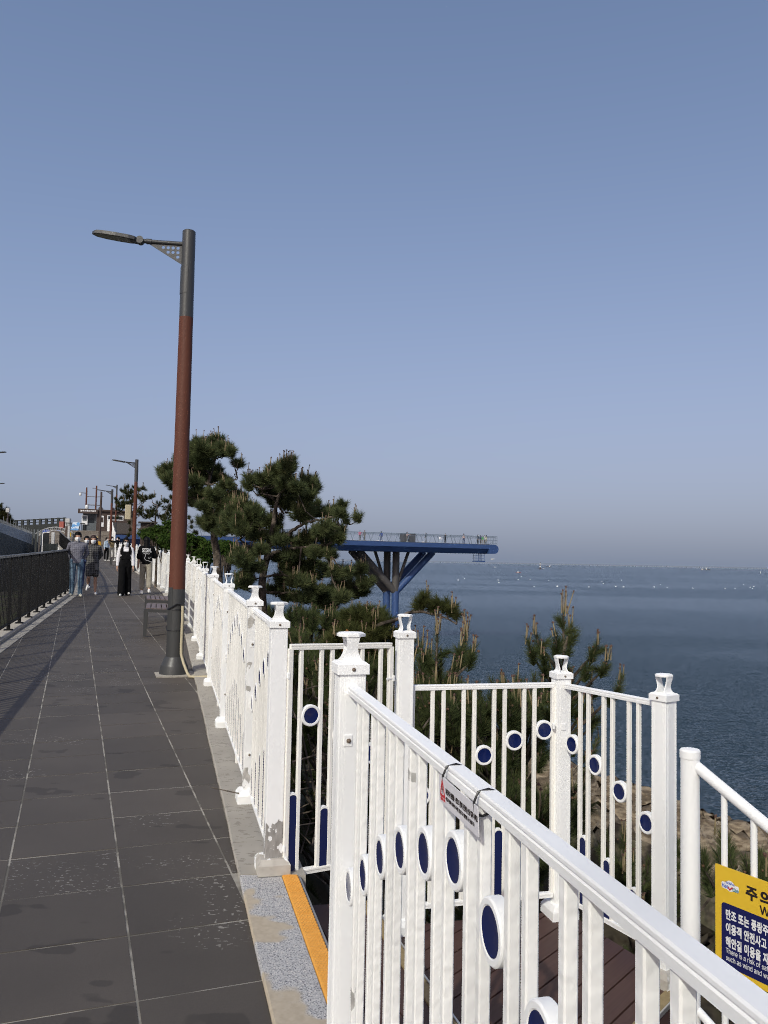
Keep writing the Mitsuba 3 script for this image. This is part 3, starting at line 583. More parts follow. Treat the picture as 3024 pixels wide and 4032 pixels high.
# ---------------------------------------------------------------- lettering
GLYPHS = {"가":[[[62,-10,62,81,73,81,74,46,86,46,87,35,74,35,74,-8,73,-10]],[[3,14,19,25,28,34,36,48,39,60,38,61,9,61,7,63,7,71,50,72,51,60,49,50,43,35,36,25,24,14,11,6,6,9]]],"간":[[[62,80,74,81,74,55,87,54,86,44,74,44,73,13,62,14]],[[16,23,28,23,28,2,77,2,78,-8,18,-9,16,-8]],[[3,33,27,45,34,53,38,63,37,64,7,64,6,73,8,75,51,74,48,55,44,47,34,36,9,23,6,24]]],"객":[[[18,25,49,26,49,78,51,80,61,79,61,59,67,59,68,80,80,80,80,-10,68,-10,68,15,18,15],[61,27,68,26,68,48,61,48]],[[8,25,3,34,13,38,26,49,32,63,31,64,9,64,7,65,7,75,44,75,43,58,34,41,24,32,11,25]]],"고":[[[3,3,4,13,33,13,34,44,45,43,45,13,85,12,84,2]],[[11,72,76,72,76,44,72,19,61,21,64,45,64,62,12,62]]],"기":[[[66,81,78,81,78,-10,66,-10]],[[4,13,5,17,16,22,31,36,40,58,39,62,8,62,8,71,52,72,50,49,38,26,25,14,11,6,7,8]]],"길":[[[4,38,5,41,17,44,31,52,39,65,38,66,11,66,9,67,9,77,51,77,51,63,44,49,32,39,19,32,66,32,66,81,77,81,78,8,31,7,30,2,80,1,81,-8,18,-9,19,17,65,17,66,22,19,22,18,33,8,31]]],"께":[[[69,80,81,80,81,-10,69,-9]],[[3,15,3,18,12,32,17,54,17,60,5,60,5,70,45,71,47,70,46,47,53,47,53,78,64,79,65,-5,53,-5,53,36,44,36,40,19,32,5,22,9,33,32,36,49,36,60,28,60,24,33,14,12,9,11]]],"난":[[[62,80,74,81,74,55,87,54,86,44,74,44,73,14,62,15]],[[16,23,28,24,28,2,76,2,77,-8,18,-9,16,-7]],[[7,31,8,75,19,74,19,41,35,41,51,44,57,44,58,42,58,34,55,33,31,30]]],"는":[[[3,36,85,36,85,26,3,26]],[[13,21,25,20,25,3,75,3,77,2,77,-7,14,-8]],[[13,77,25,78,25,55,76,55,76,45,14,45]]],"니":[[[66,-10,66,81,77,81,78,-9]],[[8,72,20,72,20,23,42,24,60,27,62,22,61,16,31,12,8,13]]],"다":[[[62,-10,62,81,73,81,74,47,86,47,88,45,88,37,74,36,74,-8,72,-11]],[[7,73,51,72,51,64,49,62,18,62,18,23,33,22,57,25,57,14,30,11,7,12]]],"대":[[[6,70,42,70,41,60,18,60,18,23,47,24,48,18,49,78,61,78,61,46,68,46,69,81,80,81,80,-10,69,-10,69,35,61,35,60,-6,49,-5,49,15,26,11,6,12]]],"된":[[[18,20,30,19,30,2,80,2,81,-7,79,-9,20,-9,18,-8]],[[66,81,78,80,77,12,66,12]],[[3,29,5,34,28,34,28,42,11,43,11,75,56,75,55,65,23,65,23,53,56,52,57,43,40,42,40,35,62,36,62,26,30,23,5,23]]],"또":[[[3,2,3,11,5,12,38,12,38,29,44,31,43,33,24,30,10,31,10,73,78,73,78,63,56,62,56,42,79,41,79,31,50,30,50,13,83,12,86,9,85,1],[22,42,44,43,44,63,21,62]]],"랑":[[[62,80,74,81,74,59,87,58,86,48,74,48,74,25,62,26]],[[14,4,14,12,18,19,27,24,36,26,62,24,73,16,75,11,75,4,71,-3,65,-7,54,-10,35,-10,26,-8,19,-4],[27,5,32,1,51,0,61,3,63,9,55,15,40,16,27,12]],[[6,67,7,76,49,76,49,48,18,48,18,40,35,40,57,43,59,34,57,32,44,30,8,29,7,58,38,58,38,64,36,66]]],"류":[[[3,19,3,29,85,29,85,19,65,19,65,-10,53,-10,53,19,35,19,35,-10,24,-10,23,19]],[[12,60,64,62,63,67,14,67,12,68,13,78,75,78,75,51,25,51,24,46,76,45,78,44,78,35,13,34]]],"마":[[[62,-10,62,81,73,81,74,46,87,46,88,36,74,35,74,-8,73,-10]],[[6,71,50,72,49,12,6,13],[19,62,18,22,38,22,38,62]]],"만":[[[62,14,62,80,74,81,74,55,87,54,87,45,74,44,74,14]],[[16,-8,17,23,28,22,28,2,78,1,78,-8,76,-9]],[[6,72,50,73,50,29,7,29],[19,63,18,39,38,39,38,63]]],"발":[[[15,16,62,17,61,22,16,22,15,31,62,32,62,80,74,81,74,63,87,62,86,52,74,52,74,8,28,7,27,2,76,1,77,-9,16,-9]],[[6,37,6,76,8,78,18,77,19,65,39,65,40,78,49,78,51,76,50,36],[19,55,18,46,39,46,39,55]]],"보":[[[3,2,4,12,38,13,38,26,12,27,12,74,24,74,24,60,63,60,64,74,75,75,76,27,50,26,50,13,84,12,86,9,85,1],[24,38,64,37,64,49,24,49]]],"사":[[[62,-10,62,81,73,81,74,46,87,46,88,36,74,35,74,-8,73,-10]],[[2,15,2,18,12,25,21,39,24,51,24,73,35,74,38,42,44,31,48,26,58,20,58,17,52,10,48,11,36,22,30,32,24,21,13,10,8,8]]],"생":[[[7,28,3,37,14,44,20,54,22,76,31,76,33,74,34,53,42,43,49,40,50,79,61,79,61,58,67,58,68,80,80,80,80,24,70,22,78,16,80,12,80,3,72,-6,59,-10,40,-10,31,-8,20,0,18,7,20,15,31,23,50,25,50,35,45,30,42,30,35,34,27,43,23,37,12,28],[58,25,69,22,68,47,61,47,61,26],[30,9,37,1,56,0,66,3,68,5,68,9,62,14,43,15,34,13]]],"세":[[[69,81,81,80,80,-10,69,-10]],[[2,15,2,18,14,29,20,43,21,73,32,73,33,46,36,36,42,26,51,20,51,39,38,39,37,49,51,50,51,78,53,80,61,80,63,78,63,-5,52,-6,51,17,46,11,40,12,33,19,28,30,18,15,11,9,7,9]]],"손":[[[3,34,38,35,38,48,49,49,50,35,83,35,85,34,85,24,4,24]],[[8,46,9,50,19,52,33,61,37,67,39,79,49,79,50,69,58,58,69,52,80,49,76,40,71,40,56,46,44,57,30,45,17,40,11,40]],[[13,20,25,20,25,2,76,2,76,-8,15,-9,13,-8]]],"수":[[[3,22,4,32,85,31,84,21,50,21,49,-10,38,-10,38,21]],[[7,44,8,48,25,53,36,63,38,69,38,78,50,78,51,66,59,56,70,50,81,48,78,38,71,38,60,42,52,47,44,55,30,43,17,38,10,38]]],"습":[[[3,41,83,42,85,41,85,32,4,31]],[[7,51,8,54,22,57,31,62,37,69,38,80,50,80,51,69,56,63,66,57,81,53,77,44,64,46,51,53,44,60,31,49,17,44,11,44]],[[13,28,24,28,25,18,62,18,64,28,74,28,75,-9,13,-9],[26,8,25,1,63,1,63,8]]],"안":[[[62,80,74,81,74,55,87,54,86,44,74,44,74,13,62,14]],[[16,-8,17,23,28,23,28,2,78,1,78,-8,76,-9]],[[4,50,5,59,8,65,14,71,24,75,34,75,44,71,50,65,54,53,53,44,50,38,44,32,34,28,24,28,14,32,6,41],[17,48,21,41,33,39,40,44,42,55,36,63,25,64,18,59,16,54]]],"에":[[[69,81,81,80,80,-10,69,-10]],[[4,33,5,56,10,67,14,71,20,74,28,74,35,71,42,61,44,48,52,47,52,79,63,79,62,-6,52,-5,52,36,44,35,40,18,35,12,28,9,17,10,10,16],[15,46,16,30,19,23,22,21,29,22,33,32,33,51,31,58,27,62,21,62,17,56]]],"여":[[[4,39,7,59,16,71,23,74,33,74,40,71,47,62,66,62,66,80,78,81,78,-10,68,-11,66,-9,66,23,47,23,44,16,36,10,20,10,9,20],[51,35,66,34,66,51,51,51],[16,48,18,28,23,21,30,20,36,24,40,35,40,47,36,59,33,62,25,63,19,58]]],"요":[[[3,2,4,12,22,12,22,32,13,40,10,51,14,64,20,70,37,76,51,76,68,70,74,64,78,51,75,40,66,32,66,12,84,12,86,9,85,1],[23,57,24,44,31,39,49,37,62,42,65,46,66,53,60,62,53,65,42,66,28,62],[35,27,34,12,54,12,54,27]]],"용":[[[3,37,22,38,22,47,14,52,11,61,12,67,16,73,30,79,52,80,65,77,75,69,76,56,72,50,66,47,66,38,84,38,85,28,3,28],[25,59,32,54,49,53,61,56,64,59,64,63,56,69,39,70,27,67,24,64],[34,39,54,38,54,43,34,43]],[[12,5,13,13,19,20,35,25,52,25,65,22,74,15,76,9,74,0,69,-5,54,-10,34,-10,25,-8,15,-2],[24,9,31,1,51,0,61,3,63,8,61,12,56,14,38,15,27,12]]],"으":[[[3,2,4,12,85,12,86,10,86,4,84,1]],[[10,49,14,63,25,72,35,75,53,75,63,72,73,64,78,50,74,36,68,30,58,25,44,23,30,25,20,30,14,36],[22,52,24,42,31,36,49,34,57,36,64,42,66,51,64,57,54,64,39,65,28,61,24,57]]],"을":[[[3,43,85,43,85,34,4,33]],[[13,-9,13,16,63,17,62,20,13,20,13,30,74,30,74,6,25,6,24,2,77,1,78,-8]],[[11,64,13,70,22,77,36,80,52,80,70,75,76,68,76,58,70,51,63,48,35,46,18,51,13,56],[28,68,24,61,26,59,36,56,53,56,64,62,62,67,51,70,36,70]]],"의":[[[5,9,3,19,5,20,37,20,63,23,64,16,66,16,66,81,77,81,77,-10,66,-10,66,15,61,12,46,10]],[[8,46,8,58,11,65,17,71,28,75,38,75,47,72,54,66,58,58,58,47,55,40,49,34,38,30,27,30,17,34],[21,59,20,48,24,43,28,41,37,41,45,46,46,57,40,63,29,64]]],"이":[[[66,-10,66,81,77,81,78,-10]],[[6,34,7,54,10,62,18,71,25,74,35,74,42,71,48,65,54,49,54,34,48,18,42,12,35,9,25,9,18,12,9,23],[19,33,21,25,27,20,35,21,40,27,42,34,42,50,39,58,33,63,25,62,19,54]]],"있":[[[7,-3,8,1,17,5,22,11,25,27,36,27,37,13,43,4,48,3,52,7,56,15,57,27,66,27,66,80,77,81,78,28,68,27,68,20,71,10,78,3,85,1,86,-2,83,-7,78,-9,72,-6,63,3,48,-10,39,-7,30,3,22,-5,15,-9,12,-9]],[[5,48,5,59,8,66,14,72,24,76,35,76,45,72,51,66,54,58,52,43,46,36,37,32,28,31,16,34,8,41],[18,49,21,44,25,42,36,43,41,47,42,58,37,64,24,65,17,58]]],"자":[[[62,-10,62,81,73,81,74,46,87,46,88,36,74,35,74,-8,73,-10]],[[1,14,2,17,11,22,16,28,24,47,24,61,6,61,4,63,5,72,54,72,54,61,36,61,36,48,45,28,58,19,56,12,53,9,45,12,36,21,30,30,23,18,12,8,6,7]]],"적":[[[16,23,67,24,66,48,50,48,49,57,51,59,66,59,66,80,78,81,78,-10,66,-9,66,13,18,13,16,15]],[[3,33,4,37,9,38,18,45,25,60,25,65,6,65,6,75,56,75,55,65,37,64,38,55,43,47,58,38,58,35,53,28,40,34,31,44,21,32,13,27,8,26]]],"전":[[[19,22,29,23,31,21,31,2,80,2,81,-7,79,-9,21,-9,19,-8]],[[49,47,50,57,66,57,66,80,78,81,78,13,66,14,66,46]],[[3,34,11,37,19,44,25,58,25,63,6,64,6,74,56,73,56,64,37,62,38,53,42,46,50,39,58,36,58,33,53,26,41,31,31,42,20,29,11,24,7,25]]],"정":[[[17,3,17,13,19,17,27,23,38,26,57,26,66,24,73,20,78,13,78,3,76,-1,66,-8,57,-10,38,-10,29,-8,22,-4],[30,5,35,1,54,0,64,3,67,8,60,15,41,16,29,11]],[[49,58,66,59,66,80,78,81,77,25,66,26,66,48,50,48]],[[3,33,5,37,13,40,19,46,25,60,25,64,6,65,6,75,56,74,56,65,37,63,38,55,43,47,58,38,58,35,53,28,40,34,31,44,20,31,11,26,8,26]]],"제":[[[69,-10,69,81,80,81,80,-10]],[[2,14,2,17,12,25,17,34,21,55,21,60,4,61,4,70,48,70,48,62,46,60,32,60,32,51,37,32,41,26,50,19,51,39,37,40,37,49,51,50,51,77,52,79,62,79,63,-5,52,-6,51,15,45,9,41,10,32,19,28,28,25,28,21,18,10,7,8,7]]],"조":[[[3,2,4,12,38,12,39,33,50,32,50,12,84,12,86,9,85,1]],[[7,32,7,36,19,39,27,44,34,51,38,61,37,63,10,63,9,72,11,74,79,73,78,63,50,62,53,53,60,45,70,39,82,36,81,31,77,26,58,33,44,46,35,36,21,28,11,26]]],"주":[[[3,22,3,31,5,32,85,31,84,21,50,21,49,-10,38,-10,38,21]],[[7,43,10,46,25,50,33,56,37,63,36,66,11,66,11,76,78,75,77,66,51,65,52,60,60,52,81,44,77,35,69,36,55,42,44,52,33,42,15,35,10,36]]],"지":[[[66,-10,66,81,77,81,78,-9]],[[3,13,3,16,9,19,19,30,24,40,26,51,26,61,7,61,6,72,57,72,57,61,38,61,38,47,46,29,53,22,61,18,58,11,52,9,47,12,32,30,23,16,14,8,9,6]]],"찰":[[[15,15,62,16,61,21,16,21,15,30,62,31,62,80,74,81,74,62,87,61,87,52,74,51,74,7,28,6,27,2,76,1,77,-9,16,-9]],[[3,38,3,42,16,47,24,58,24,62,6,62,6,72,24,72,24,80,26,82,35,82,37,72,56,71,55,62,37,61,38,55,45,48,58,43,54,34,49,34,40,38,31,46,24,39,10,32,7,32]]],"축":[[[3,36,11,37,7,46,8,48,24,51,32,55,37,61,36,63,11,63,12,73,38,73,39,82,49,82,50,73,76,73,77,63,52,63,51,61,56,55,64,51,80,48,80,43,77,37,85,36,85,27,50,26,50,20,75,20,75,-10,64,-10,64,10,12,10,12,20,38,20,38,27,3,27],[33,43,16,37,72,38,53,44,44,52]]],"풍":[[[3,38,85,38,85,29,50,28,50,24,63,22,72,17,76,9,75,2,71,-4,63,-8,35,-10,17,-4,13,1,12,9,17,18,28,23,38,24,38,28,4,28],[24,8,26,3,31,1,51,0,63,4,63,8,57,13,37,14,26,11]],[[10,68,11,78,77,78,78,69,76,67,65,66,65,53,77,53,77,43,12,42,10,44,10,52,23,53,23,66],[35,54,53,53,53,67,35,67]]],"하":[[[62,-10,62,81,73,81,74,45,87,45,88,36,86,34,74,34,74,-8,73,-10]],[[2,58,3,67,24,67,25,80,36,79,36,67,57,67,56,56,4,56]],[[7,27,7,35,11,45,23,53,32,54,44,50,50,44,53,37,53,25,51,20,46,14,38,10,29,9,16,13,10,19],[20,27,24,21,34,20,38,22,42,28,41,37,34,43,27,43,19,36]]],"할":[[[3,64,4,73,25,73,25,82,36,82,37,73,58,73,57,63,41,63,52,54,53,42,47,34,36,30,62,29,62,80,74,81,74,61,87,60,86,50,74,50,74,6,28,5,27,2,76,1,77,-9,16,-9,16,15,61,15,62,19,16,19,15,28,25,29,25,31,18,32,10,38,8,42,8,51,14,59,20,63],[20,50,20,43,23,41,34,40,40,42,42,47,36,53,26,53]]],"함":[[[62,80,74,81,74,58,87,57,86,47,74,47,74,25,62,26]],[[16,23,74,23,74,-8,16,-9],[28,13,27,2,62,2,62,13]],[[3,62,4,72,25,72,25,82,36,82,37,72,58,71,58,62,37,62,47,57,51,53,53,39,47,30,36,26,18,28,9,36,9,51,14,57,24,60,24,62],[20,47,20,40,26,36,34,36,41,40,42,44,38,50,27,51]]],"해":[[[3,56,3,66,20,67,21,79,32,78,32,67,49,66,50,79,61,79,62,45,69,45,69,81,80,81,80,-10,69,-10,69,34,62,34,62,-4,61,-6,50,-5,50,56]],[[6,26,7,42,10,47,18,53,34,53,43,46,46,40,46,24,43,18,34,11,22,10,16,12,10,17],[18,27,23,21,30,21,33,23,36,30,36,35,33,41,29,43,21,42,17,37]]]}
def hangul(text, size, gap=.0, squeeze=1.0, bold=0.0):
    """Flat outlines of Korean text, capitals about size high, reading along +x from the origin."""
    out, x, k = [], 0.0, size / 78.0
    for ch in text:
        if ch == ' ': x += 28 * k * squeeze; continue
        for rings in GLYPHS[ch]:
            rr = [list(zip(r[0::2], r[1::2])) for r in rings]
            g = Polygon(rr[0], rr[1:]).buffer(bold)
            out.append(affinity.affine_transform(g, [k * squeeze, 0, 0, k, x, 8 * k * 0]))
        x += 92 * k * squeeze + gap
    return out
def lift(polys, th=.0006):
    ms = []
    for g in polys:
        for q in getattr(g, 'geoms', [g]):
            if q.area > 1e-9: ms.append(prism(q, 0, th))
    return cat(ms)
def onto(m, origin, ux, uy):
    """x,y,z of a flat mesh to a plane in space."""
    ux, uy = unit(ux), unit(uy); uz = np.cross(ux, uy); v = np.asarray(m[0])
    return np.asarray(origin, float) + v[:, :1] * ux + v[:, 1:2] * uy + v[:, 2:3] * uz, m[1]
def latin(text, h, squeeze=1.0, bold=True):
    v, f = tm(meshkit.text_mesh(text, h, .0006, bold)); return v * np.array([squeeze, 1, 1]), f
pbr('sign_yellow', (.72, .47, .035), .4)
pbr('sign_navy', (.012, .014, .085), .35)
pbr('ink_dark', (.018, .012, .012), .5)
pbr('ink_white', (.75, .75, .75), .5)
pbr('ink_red', (.45, .03, .035), .5)
pbr('logo_blue', (.03, .09, .42), .5)
pbr('logo_teal', (.02, .18, .24), .5)
pbr('sign_white', (.66, .645, .67), .4)
ux, uy = unit(V(.536, -.844, 0)), V(0, 0, 1)
SO = V(1.337, 3.311, .01) + np.cross(ux, uy) * .022 + ux * .0
SW, SH = .54, .392
sg = thing('warning_sign', 'yellow warning sign with a navy text box fixed to the pipe handrail', 'sign')
S = lambda m, x, y, z=.0: onto(m, SO + ux * x + uy * y + np.cross(ux, uy) * z, ux, uy)
part(sg, 'board', S(prism(sbox(0, 0, SW, SH).buffer(-.004).buffer(.004), 0, .004), 0, 0), 'sign_yellow')
part(sg, 'text_box', S(prism(sbox(0, 0, SW - .056, .234).buffer(-.014).buffer(.014, quad_segs=6), 0, .0006), .028, .024, .0042), 'sign_navy')
part(sg, 'heading', S(lift(hangul('주', .044, bold=2.2) + [affinity.translate(g, .058, 0) for g in hangul('의', .044, bold=2.2)]), .131, SH - .083, .0042), 'ink_dark')
part(sg, 'heading', S(latin('WARNING', .030), .187, SH - .123, .0042), 'ink_dark')
for i_, (t_, y_) in enumerate((('만조 또는 풍랑주의보', .189), ('이용객 안전사고', .239), ('해안길 이용을 자제', .290))):
    part(sg, 'text_line', S(lift(hangul(t_, .033, squeeze=.60, bold=1.6)), .046, SH - y_, .0049), 'ink_white')
part(sg, 'text_line', S(latin('There is a risk of safety accidents', .0185, .72, False), .046, SH - .318, .0049), 'ink_white')
part(sg, 'text_line', S(latin('such as wind and waves.  Please', .0185, .72, False), .046, SH - .345, .0049), 'ink_white')
lg = part(sg, 'logo', S(prism(Point(0, 0).buffer(.017).union(sbox(-.034, -.012, .034, .006)).buffer(-.003).buffer(.006), 0, .0005), .066, SH - .066, .0042), 'ink_white')
part(lg, 'logo_text', S(latin('Sun&Fun', .0085, .8), .046, SH - .060, .0049), 'logo_blue')
part(lg, 'logo_text', S(latin('Hae', .014, .8), .030, SH - .077, .0049), 'logo_blue')
part(lg, 'logo_text', S(latin('dae', .014, .8), .075, SH - .080, .0049), 'logo_teal')
part(lg, 'logo_mark', S(prism(LineString([(-.008, .004), (-.002, -.004), (.009, .007)]).buffer(.0028), 0, .0006), .066, SH - .076, .0049), 'ink_red')
# small white notice tied under the near rail
fd = unit(V(.2365, -1, 0))                                     # along the near railing towards the camera
out = V(fd[1], -fd[0], 0)
n0 = V(nx_(1.545), 1.545, 1.116) + out * .022
nu = unit(V(0, 0, .998) + out * .05)
ns = thing('notice', 'small white electric shock notice tied to the near railing with black ties', 'sign')
N = lambda m, x, y, z=.0: onto(m, n0 + fd * x + nu * y + np.cross(fd, nu) * z, fd, nu)
part(ns, 'board', N(prism(sbox(0, 0, .208, .048).buffer(-.003).buffer(.003), 0, .0015), 0, 0), 'sign_white')
tri = Polygon([(0, 0), (.026, 0), (.013, .028)])
part(ns, 'symbol', N(prism(tri.buffer(.002).difference(tri.buffer(-.0025)), 0, .0004), .008, .014, .0016), 'ink_red')
part(ns, 'symbol', N(prism(Polygon([(.0145, .020), (.0095, .011), (.013, .0115), (.0105, .003), (.0165, .0135), (.0128, .013)]), 0, .0004), .008, .014, .0016), 'ink_dark')
part(ns, 'text_line', N(lift(hangul('정전기 주의', .0055, squeeze=.8, bold=1.6), .0004), .008, .0055, .0016), 'ink_red')
part(ns, 'text_line', N(lift(hangul('정전기가 발생할 수 있으니 함께 난간에 손을 대지 마세요', .0090, squeeze=.62, bold=2.2), .0004), .040, .024, .0016), 'ink_dark')
part(ns, 'text_line', N(lift(hangul('의류 마찰에 의하여 축적된 정전기가 발생할 수 있습니다', .0062, squeeze=.82, bold=1.0), .0004), .040, .012, .0016), 'ink_dark')
rz = 1.184
for x_ in (.022, .188):
    c0 = n0 + fd * x_; ax = -out
    pts = [(-.001, .034), (-.003, .052), (.004, .0685), (.022, .0725), (.039, .067), (.041, .050), (.030, .036), (.012, .030), (.001, .033)]
    part(ns, 'cable_tie', tube([V(c0[0], c0[1], rz - .0705) + ax * a + V(0, 0, b) for a, b in pts], .0022, 6), 'black_plastic', 40)

# ---------------------------------------------------------------- street lamps
def gusset_mesh():
    q = Polygon([(0, 0), (.40, 0), (0, -.235)])
    holes = [Point(.055 + .058 * c, -.032 - .055 * r).buffer(.019) for r in range(3) for c in range([4, 3, 1][r])]
    return q.difference(shapely.union_all(holes))
GUS = gusset_mesh()
HEAD = Polygon([(0, .03), (.03, .075), (.10, .092), (.25, .098), (.40, .088), (.50, .062), (.545, 0), (.50, -.062), (.40, -.088), (.25, -.098), (.10, -.092), (.03, -.075), (0, -.03)]).buffer(.01).buffer(-.01)
def lamp(x, y, z, H, ang, label, group, conduit=False, door=True, box=False):
    """ang: the way the arm points."""
    k = thing('street_lamp', label, 'street lamp', group)
    P = lambda m: move(m, (x, y, z), ang)
    part(k, 'base_cone', P(lathe([(.172, 0), (.172, .012), (.158, .10), (.150, .115), (.112, .205), (.104, .212)], 32)), 'lamp_gray', 40)
    part(k, 'pole', P(lathe([(.100, .2), (.097, 1.0)], 32)), 'lamp_gray', 40, label='dark grey lower pole')
    part(k, 'pole', P(lathe([(.0955, 1.0), (.082, H - 1.07)], 32)), 'lamp_brown', 40, label='brown middle pole')
    part(k, 'pole', P(lathe([(.0832, H - 1.07), (.078, H - .012), (.066, H), (0, H)], 32)), 'lamp_gray', 40, label='dark grey upper pole')
    g = np.linspace(math.radians(-150), math.radians(100), 22)
    sl = np.array([((.0865) * math.cos(a), .0865 * math.sin(a), h) for h in (H - .79, H - .46) for a in g])
    n = len(g); part(k, 'sleeve', P((sl, np.array([(i, i + 1, n + i + 1, n + i) for i in range(n - 1)]))), 'lamp_gray', 40)
    az = H - .165
    part(k, 'arm', P(tube([(.06, 0, az), (.40, 0, az + .004), (.475, 0, az + .006)], .026, 14)), 'lamp_gray', 40)
    c = part(k, 'clamp', P(cat([tube([(.44, 0, az + .005), (.50, 0, az + .007)], .033, 14), tube([(.50, 0, az + .007), (.55, 0, az + .010)], .026, 12)])), 'lamp_gray', 40)
    part(k, 'hinge', P(tube([(.575, -.045, az + .012), (.575, .045, az + .012)], .044, 18)), 'lamp_gray', 40)
    m = trimesh.creation.extrude_polygon(GUS, .006, engine='earcut'); v = np.array(m.vertices)
    part(k, 'gusset', P((np.stack([v[:, 0] + .070, v[:, 2] - .003, v[:, 1] + az - .024], 1), np.array(m.faces))), 'lamp_gray')
    a = math.radians(7); R = lambda v: np.stack([v[:, 0] * math.cos(a) - v[:, 2] * math.sin(a), v[:, 1], v[:, 0] * math.sin(a) + v[:, 2] * math.cos(a)], 1)
    def rise(poly, z0, z1): q = prism(poly, z0, z1); return R(q[0]) + V(.60, 0, az + .004), q[1]
    hd_ = part(k, 'head', P(cat([rise(HEAD, -.012, .022), rise(HEAD.buffer(-.02), .022, .036), rise(HEAD.buffer(-.05), .036, .044), rise(sbox(-.05, -.04, .08, .04), -.025, .03)])), 'lamp_gray')
    part(hd_, 'lens', P(rise(HEAD.buffer(-.022).intersection(sbox(.09, -.2, .6, .2)), -.0155, -.0125)), 'lamp_lens')
    if door:
        g2 = np.linspace(math.radians(25), math.radians(70), 7); n = len(g2)
        dv = np.array([(r * math.cos(t), r * math.sin(t), h) for h in (.62, 1.02) for r in (.1015,) for t in g2])
        d = part(k, 'access_door', P((dv, np.array([(i, i + 1, n + i + 1, n + i) for i in range(n - 1)]))), 'lamp_gray', 40)
    return k
pbr('rail_gray', (.10, .10, .10), .4, .2)
pbr('lamp_lens', (.20, .20, .19), .3)
pbr('conduit', (.46, .40, .27), .5)
pbr('screen_white', (.6, .6, .58), .5)
armdir = math.atan2(-.10, -.995)
g_l = 'street lamps along the promenade'
L1 = lamp(-2.432, 9.84, .172, 5.33, armdir, 'tall brown and grey street lamp standing nearest on the paving', g_l)
cab = thing('cable_conduit', 'cream cable conduit strapped to the nearest street lamp', 'conduit')
cp = [(-2.335, 9.745, .98), (-2.330, 9.74, .80), (-2.334, 9.742, .55), (-2.330, 9.735, .42), (-2.290, 9.70, .32), (-2.225, 9.63, .215), (-2.19, 9.59, .185), (-2.10, 9.57, .182), (-1.98, 9.545, .195), (-1.92, 9.54, .20)]
part(cab, 'pipe', tube(cp, .016, 10), 'conduit', 40)
part(cab, 'strap', tube([(-2.432 + .103 * math.cos(a), 9.84 + .103 * math.sin(a), .935) for a in np.linspace(0, 2 * math.pi, 25)], .006, 6, False), 'black_plastic', 40)
part(cab, 'strap', tube([(-2.432 + .104 * math.cos(a), 9.84 + .104 * math.sin(a), .69) for a in np.linspace(0, 2 * math.pi, 25)], .0045, 6, False), 'black_plastic', 40)
part(cab, 'strap', tube([(-2.50, 9.757, .94), (-2.45, 9.735, .965), (-2.40, 9.735, 1.0), (-2.355, 9.74, 1.0), (-2.33, 9.745, .97)], .011, 6), 'black_plastic', 40)
single('lamp_footing', bx((-2.40, 9.80, zg(9.8) + .004), (.46, .40, .016), .33), 'kerb_concrete', 'square concrete footing under the nearest street lamp', 'footing')
lamp(-11.83, 39.3, .82, 5.33, math.atan2(-.36, -.93), 'second street lamp by the bend carrying a cream cabinet', g_l)
lamp(-20.75, 63.0, 1.28, 5.33, math.atan2(-.36, -.93), 'third street lamp at the foot of the far steps', g_l, door=False)
lamp(-28.5, 88.0, 4.1, 5.0, math.atan2(-.36, -.93), 'farthest street lamp standing behind the third one', g_l, door=False)
lamp(-18.15, 36.8, .9, 5.3, math.atan2(.28, .96), 'upper of the two lamp heads poking in at the left edge', g_l, door=False)
lamp(-27.45, 57.0, 1.2, 5.3, math.atan2(.28, .96), 'lower of the two lamp heads poking in at the left edge', g_l, door=False)
spk = thing('speaker_box', 'cream cabinet hung on the second street lamp', 'cabinet')
part(spk, 'cabinet', rbox((-12.13, 39.2, 3.62), (.26, .30, .70), .03, .35), 'conduit')
part(spk, 'hanger', cat([beam((-12.0, 39.25, 3.82), (-11.85, 39.3, 3.82), .03, .03), beam((-12.0, 39.25, 3.42), (-11.85, 39.3, 3.42), .03, .03)]), 'lamp_gray')

# ---------------------------------------------------------------- benches against the fence
pbr('bench_slat', proc(lambda p, n, uv: mix((.10, .072, .068), (.16, .125, .12), noise(p.x * 40, p.y * 9, 0))), .5)
pbr('bench_red', (.085, .030, .026), .55)
def bench(y0, y1, label):
    """Seat slats run along the fence; flat iron end frames."""
    k = thing('bench', label, 'bench', 'benches along the white fence')
    c = V((fx(y0) + fx(y1)) / 2, (y0 + y1) / 2); d = unit(V(fx(y1) - fx(y0), y1 - y0)); nrm = V(-d[1], d[0])     # nrm: towards the path
    if nrm[0] > 0: nrm = -nrm
    L = math.hypot(fx(y1) - fx(y0), y1 - y0); z0 = float(zg(c[1]))
    def Q(s, t, z): q = c + d * s + nrm * t; return V(q[0], q[1], z0 + z)
    for s in (-L / 2, L / 2):
        fr = [(.80, 0), (.80, .40), (.78, .425), (.34, .41)]
        part(k, 'end_frame', cat([beam(Q(s, .79, 0), Q(s, .79, .43), .055, .045, (d[0], d[1], 0)), beam(Q(s, .82, .415), Q(s, .32, .40), .045, .05), beam(Q(s, .36, .40), Q(s, .30, 0), .055, .045, (d[0], d[1], 0)), beam(Q(s, .36, .38), Q(s, .22, .83), .055, .045, (d[0], d[1], 0))]), 'lamp_gray')
    for i in range(5):
        t = .755 - .086 * i
        part(k, 'seat_slat', beam(Q(-L / 2 + .01, t, .443 - .003 * i), Q(L / 2 - .01, t, .443 - .003 * i), .068, .026), 'bench_slat')
    for i in range(3):
        part(k, 'back_slat', beam(Q(-L / 2 + .01, .338 - .035 * i, .54 + .11 * i), Q(L / 2 - .01, .338 - .035 * i, .54 + .11 * i), .026, .085), 'bench_red')
    return k
bench(13.75, 15.15, 'nearer wooden bench half hidden behind the nearest street lamp')
bench(15.9, 17.3, 'second wooden bench from the camera, just past the nearer one')
